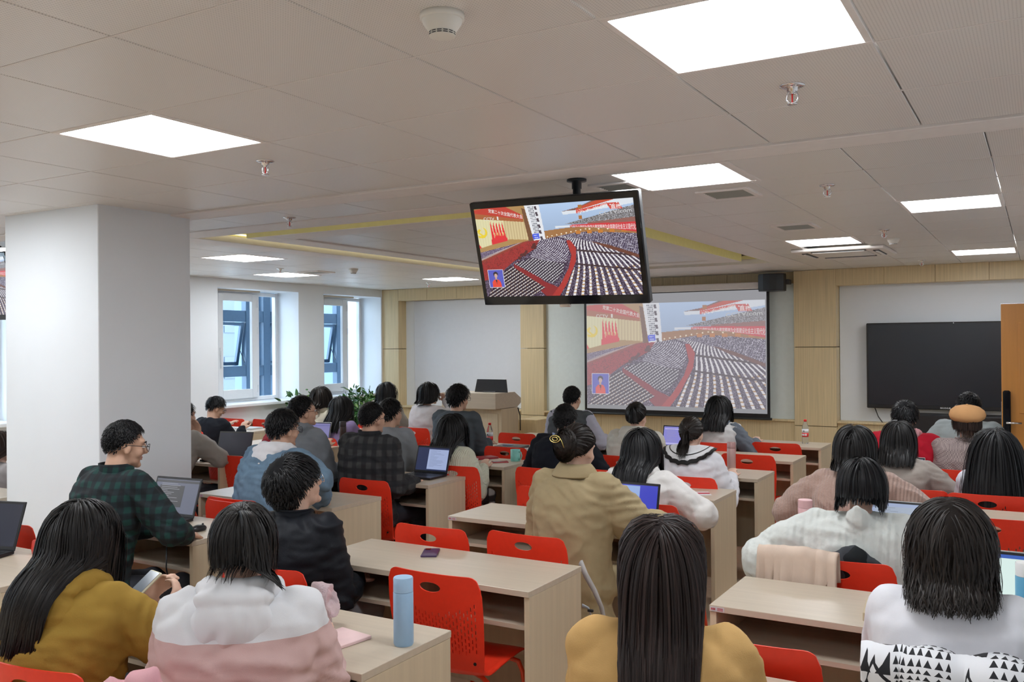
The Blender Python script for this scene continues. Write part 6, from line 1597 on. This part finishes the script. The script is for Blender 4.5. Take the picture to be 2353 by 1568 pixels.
bpo = np.array([-1.93, 4.02, .42])
def wp(x, y, Y): return tuple(aty(x, y, Y)-bpo)
strap([wp(1334, 1292, 3.78), wp(1346, 1322, 3.76), wp(1366, 1358, 3.75), wp(1382, 1396, 3.75), wp(1390, 1432, 3.76), wp(1386, 1462, 3.78), wp(1374, 1470, 3.8)], .040, .012, gs, 'shoulder_strap')
strap([wp(1338, 1392, 3.8), wp(1352, 1398, 3.79), wp(1364, 1432, 3.79), wp(1370, 1462, 3.8)], .018, .004, wb, 'webbing_strap')
c_ = wp(1357, 1404, 3.775); obj('buckle', MB().box(c_[0]-.014, c_[0]+.014, c_[1]-.006, c_[1]+.006, c_[2]-.006, c_[2]+.006, c=.002), M_black, t)

# ================================================================== PLANTS
M_leaf = mat('leaf_green', (.035, .13, .03), .35, var=.3, scale=12, spec=.5); M_leafl = mat('leaf_light', (.12, .24, .05), .35, var=.2, scale=12)
M_pot = mat('white_ceramic_pot', (.6, .6, .58), .3, var=.02)
def plant(x, y, rad, h, n, lb, seed):
    t = empty('potted_plant', (x, y, 0), 0, lb, 'plant', 'leafy potted plants by the windows'); rg = random.Random(seed)
    obj('pot', MB().lathe([(0, 0), (.13, 0), (.17, .32), (.18, .34), (.16, .34), (.15, .30), (0, .30)], 20), M_pot, t, True)
    st = MB(); fo = MB()
    for i in range(46):
        a = rg.uniform(0, 2*PI); q = rg.uniform(.2, 1); top = Vector((math.cos(a)*rad*q, math.sin(a)*rad*q, h*(1-.35*q*q)*rg.uniform(.75, 1.05)))
        st.tube([(math.cos(a)*.03, math.sin(a)*.03, .3), tuple(top*.55+Vector((0, 0, .16))), tuple(top)], .004, 4, cap=False)
        for k in range(n//46):
            f_ = rg.uniform(.45, 1.05); c = Vector((0, 0, .3)).lerp(top, f_)+Vector((rg.gauss(0, .05), rg.gauss(0, .05), rg.gauss(0, .04)))
            d = (Vector((c.x, c.y, 0))*2+Vector((rg.gauss(0, .4), rg.gauss(0, .4), rg.uniform(-.5, .9)))).normalized(); sd = d.cross(Vector((rg.gauss(0, .4), rg.gauss(0, .4), 1))).normalized(); up = sd.cross(d)
            L_ = rg.uniform(.07, .12); w = L_*.26; mi = 1 if rg.random() < .25 else 0
            fo.add([c, c+d*L_*.3+sd*w-up*.004, c+d*L_*.7+sd*w*.7-up*.012, c+d*L_-up*.025, c+d*L_*.7-sd*w*.7-up*.012, c+d*L_*.3-sd*w-up*.004, c+d*L_*.45+up*.008], [(0, 1, 6), (1, 2, 6), (2, 3, 6), (3, 4, 6), (4, 5, 6), (5, 0, 6)], mi)
    obj('stems', st, M_leaf, t)
    link('foliage', fo.mesh('foliage', fixn=False), [M_leaf, M_leafl], t, kind='stuff')
plant(-8.56, 9.08, .40, 1.12, 420, 'leafy green potted plant below the pier between the windows', 1)
plant(-8.45, 10.05, .40, 1.16, 600, 'larger leafy potted plant in front of the second window', 2)
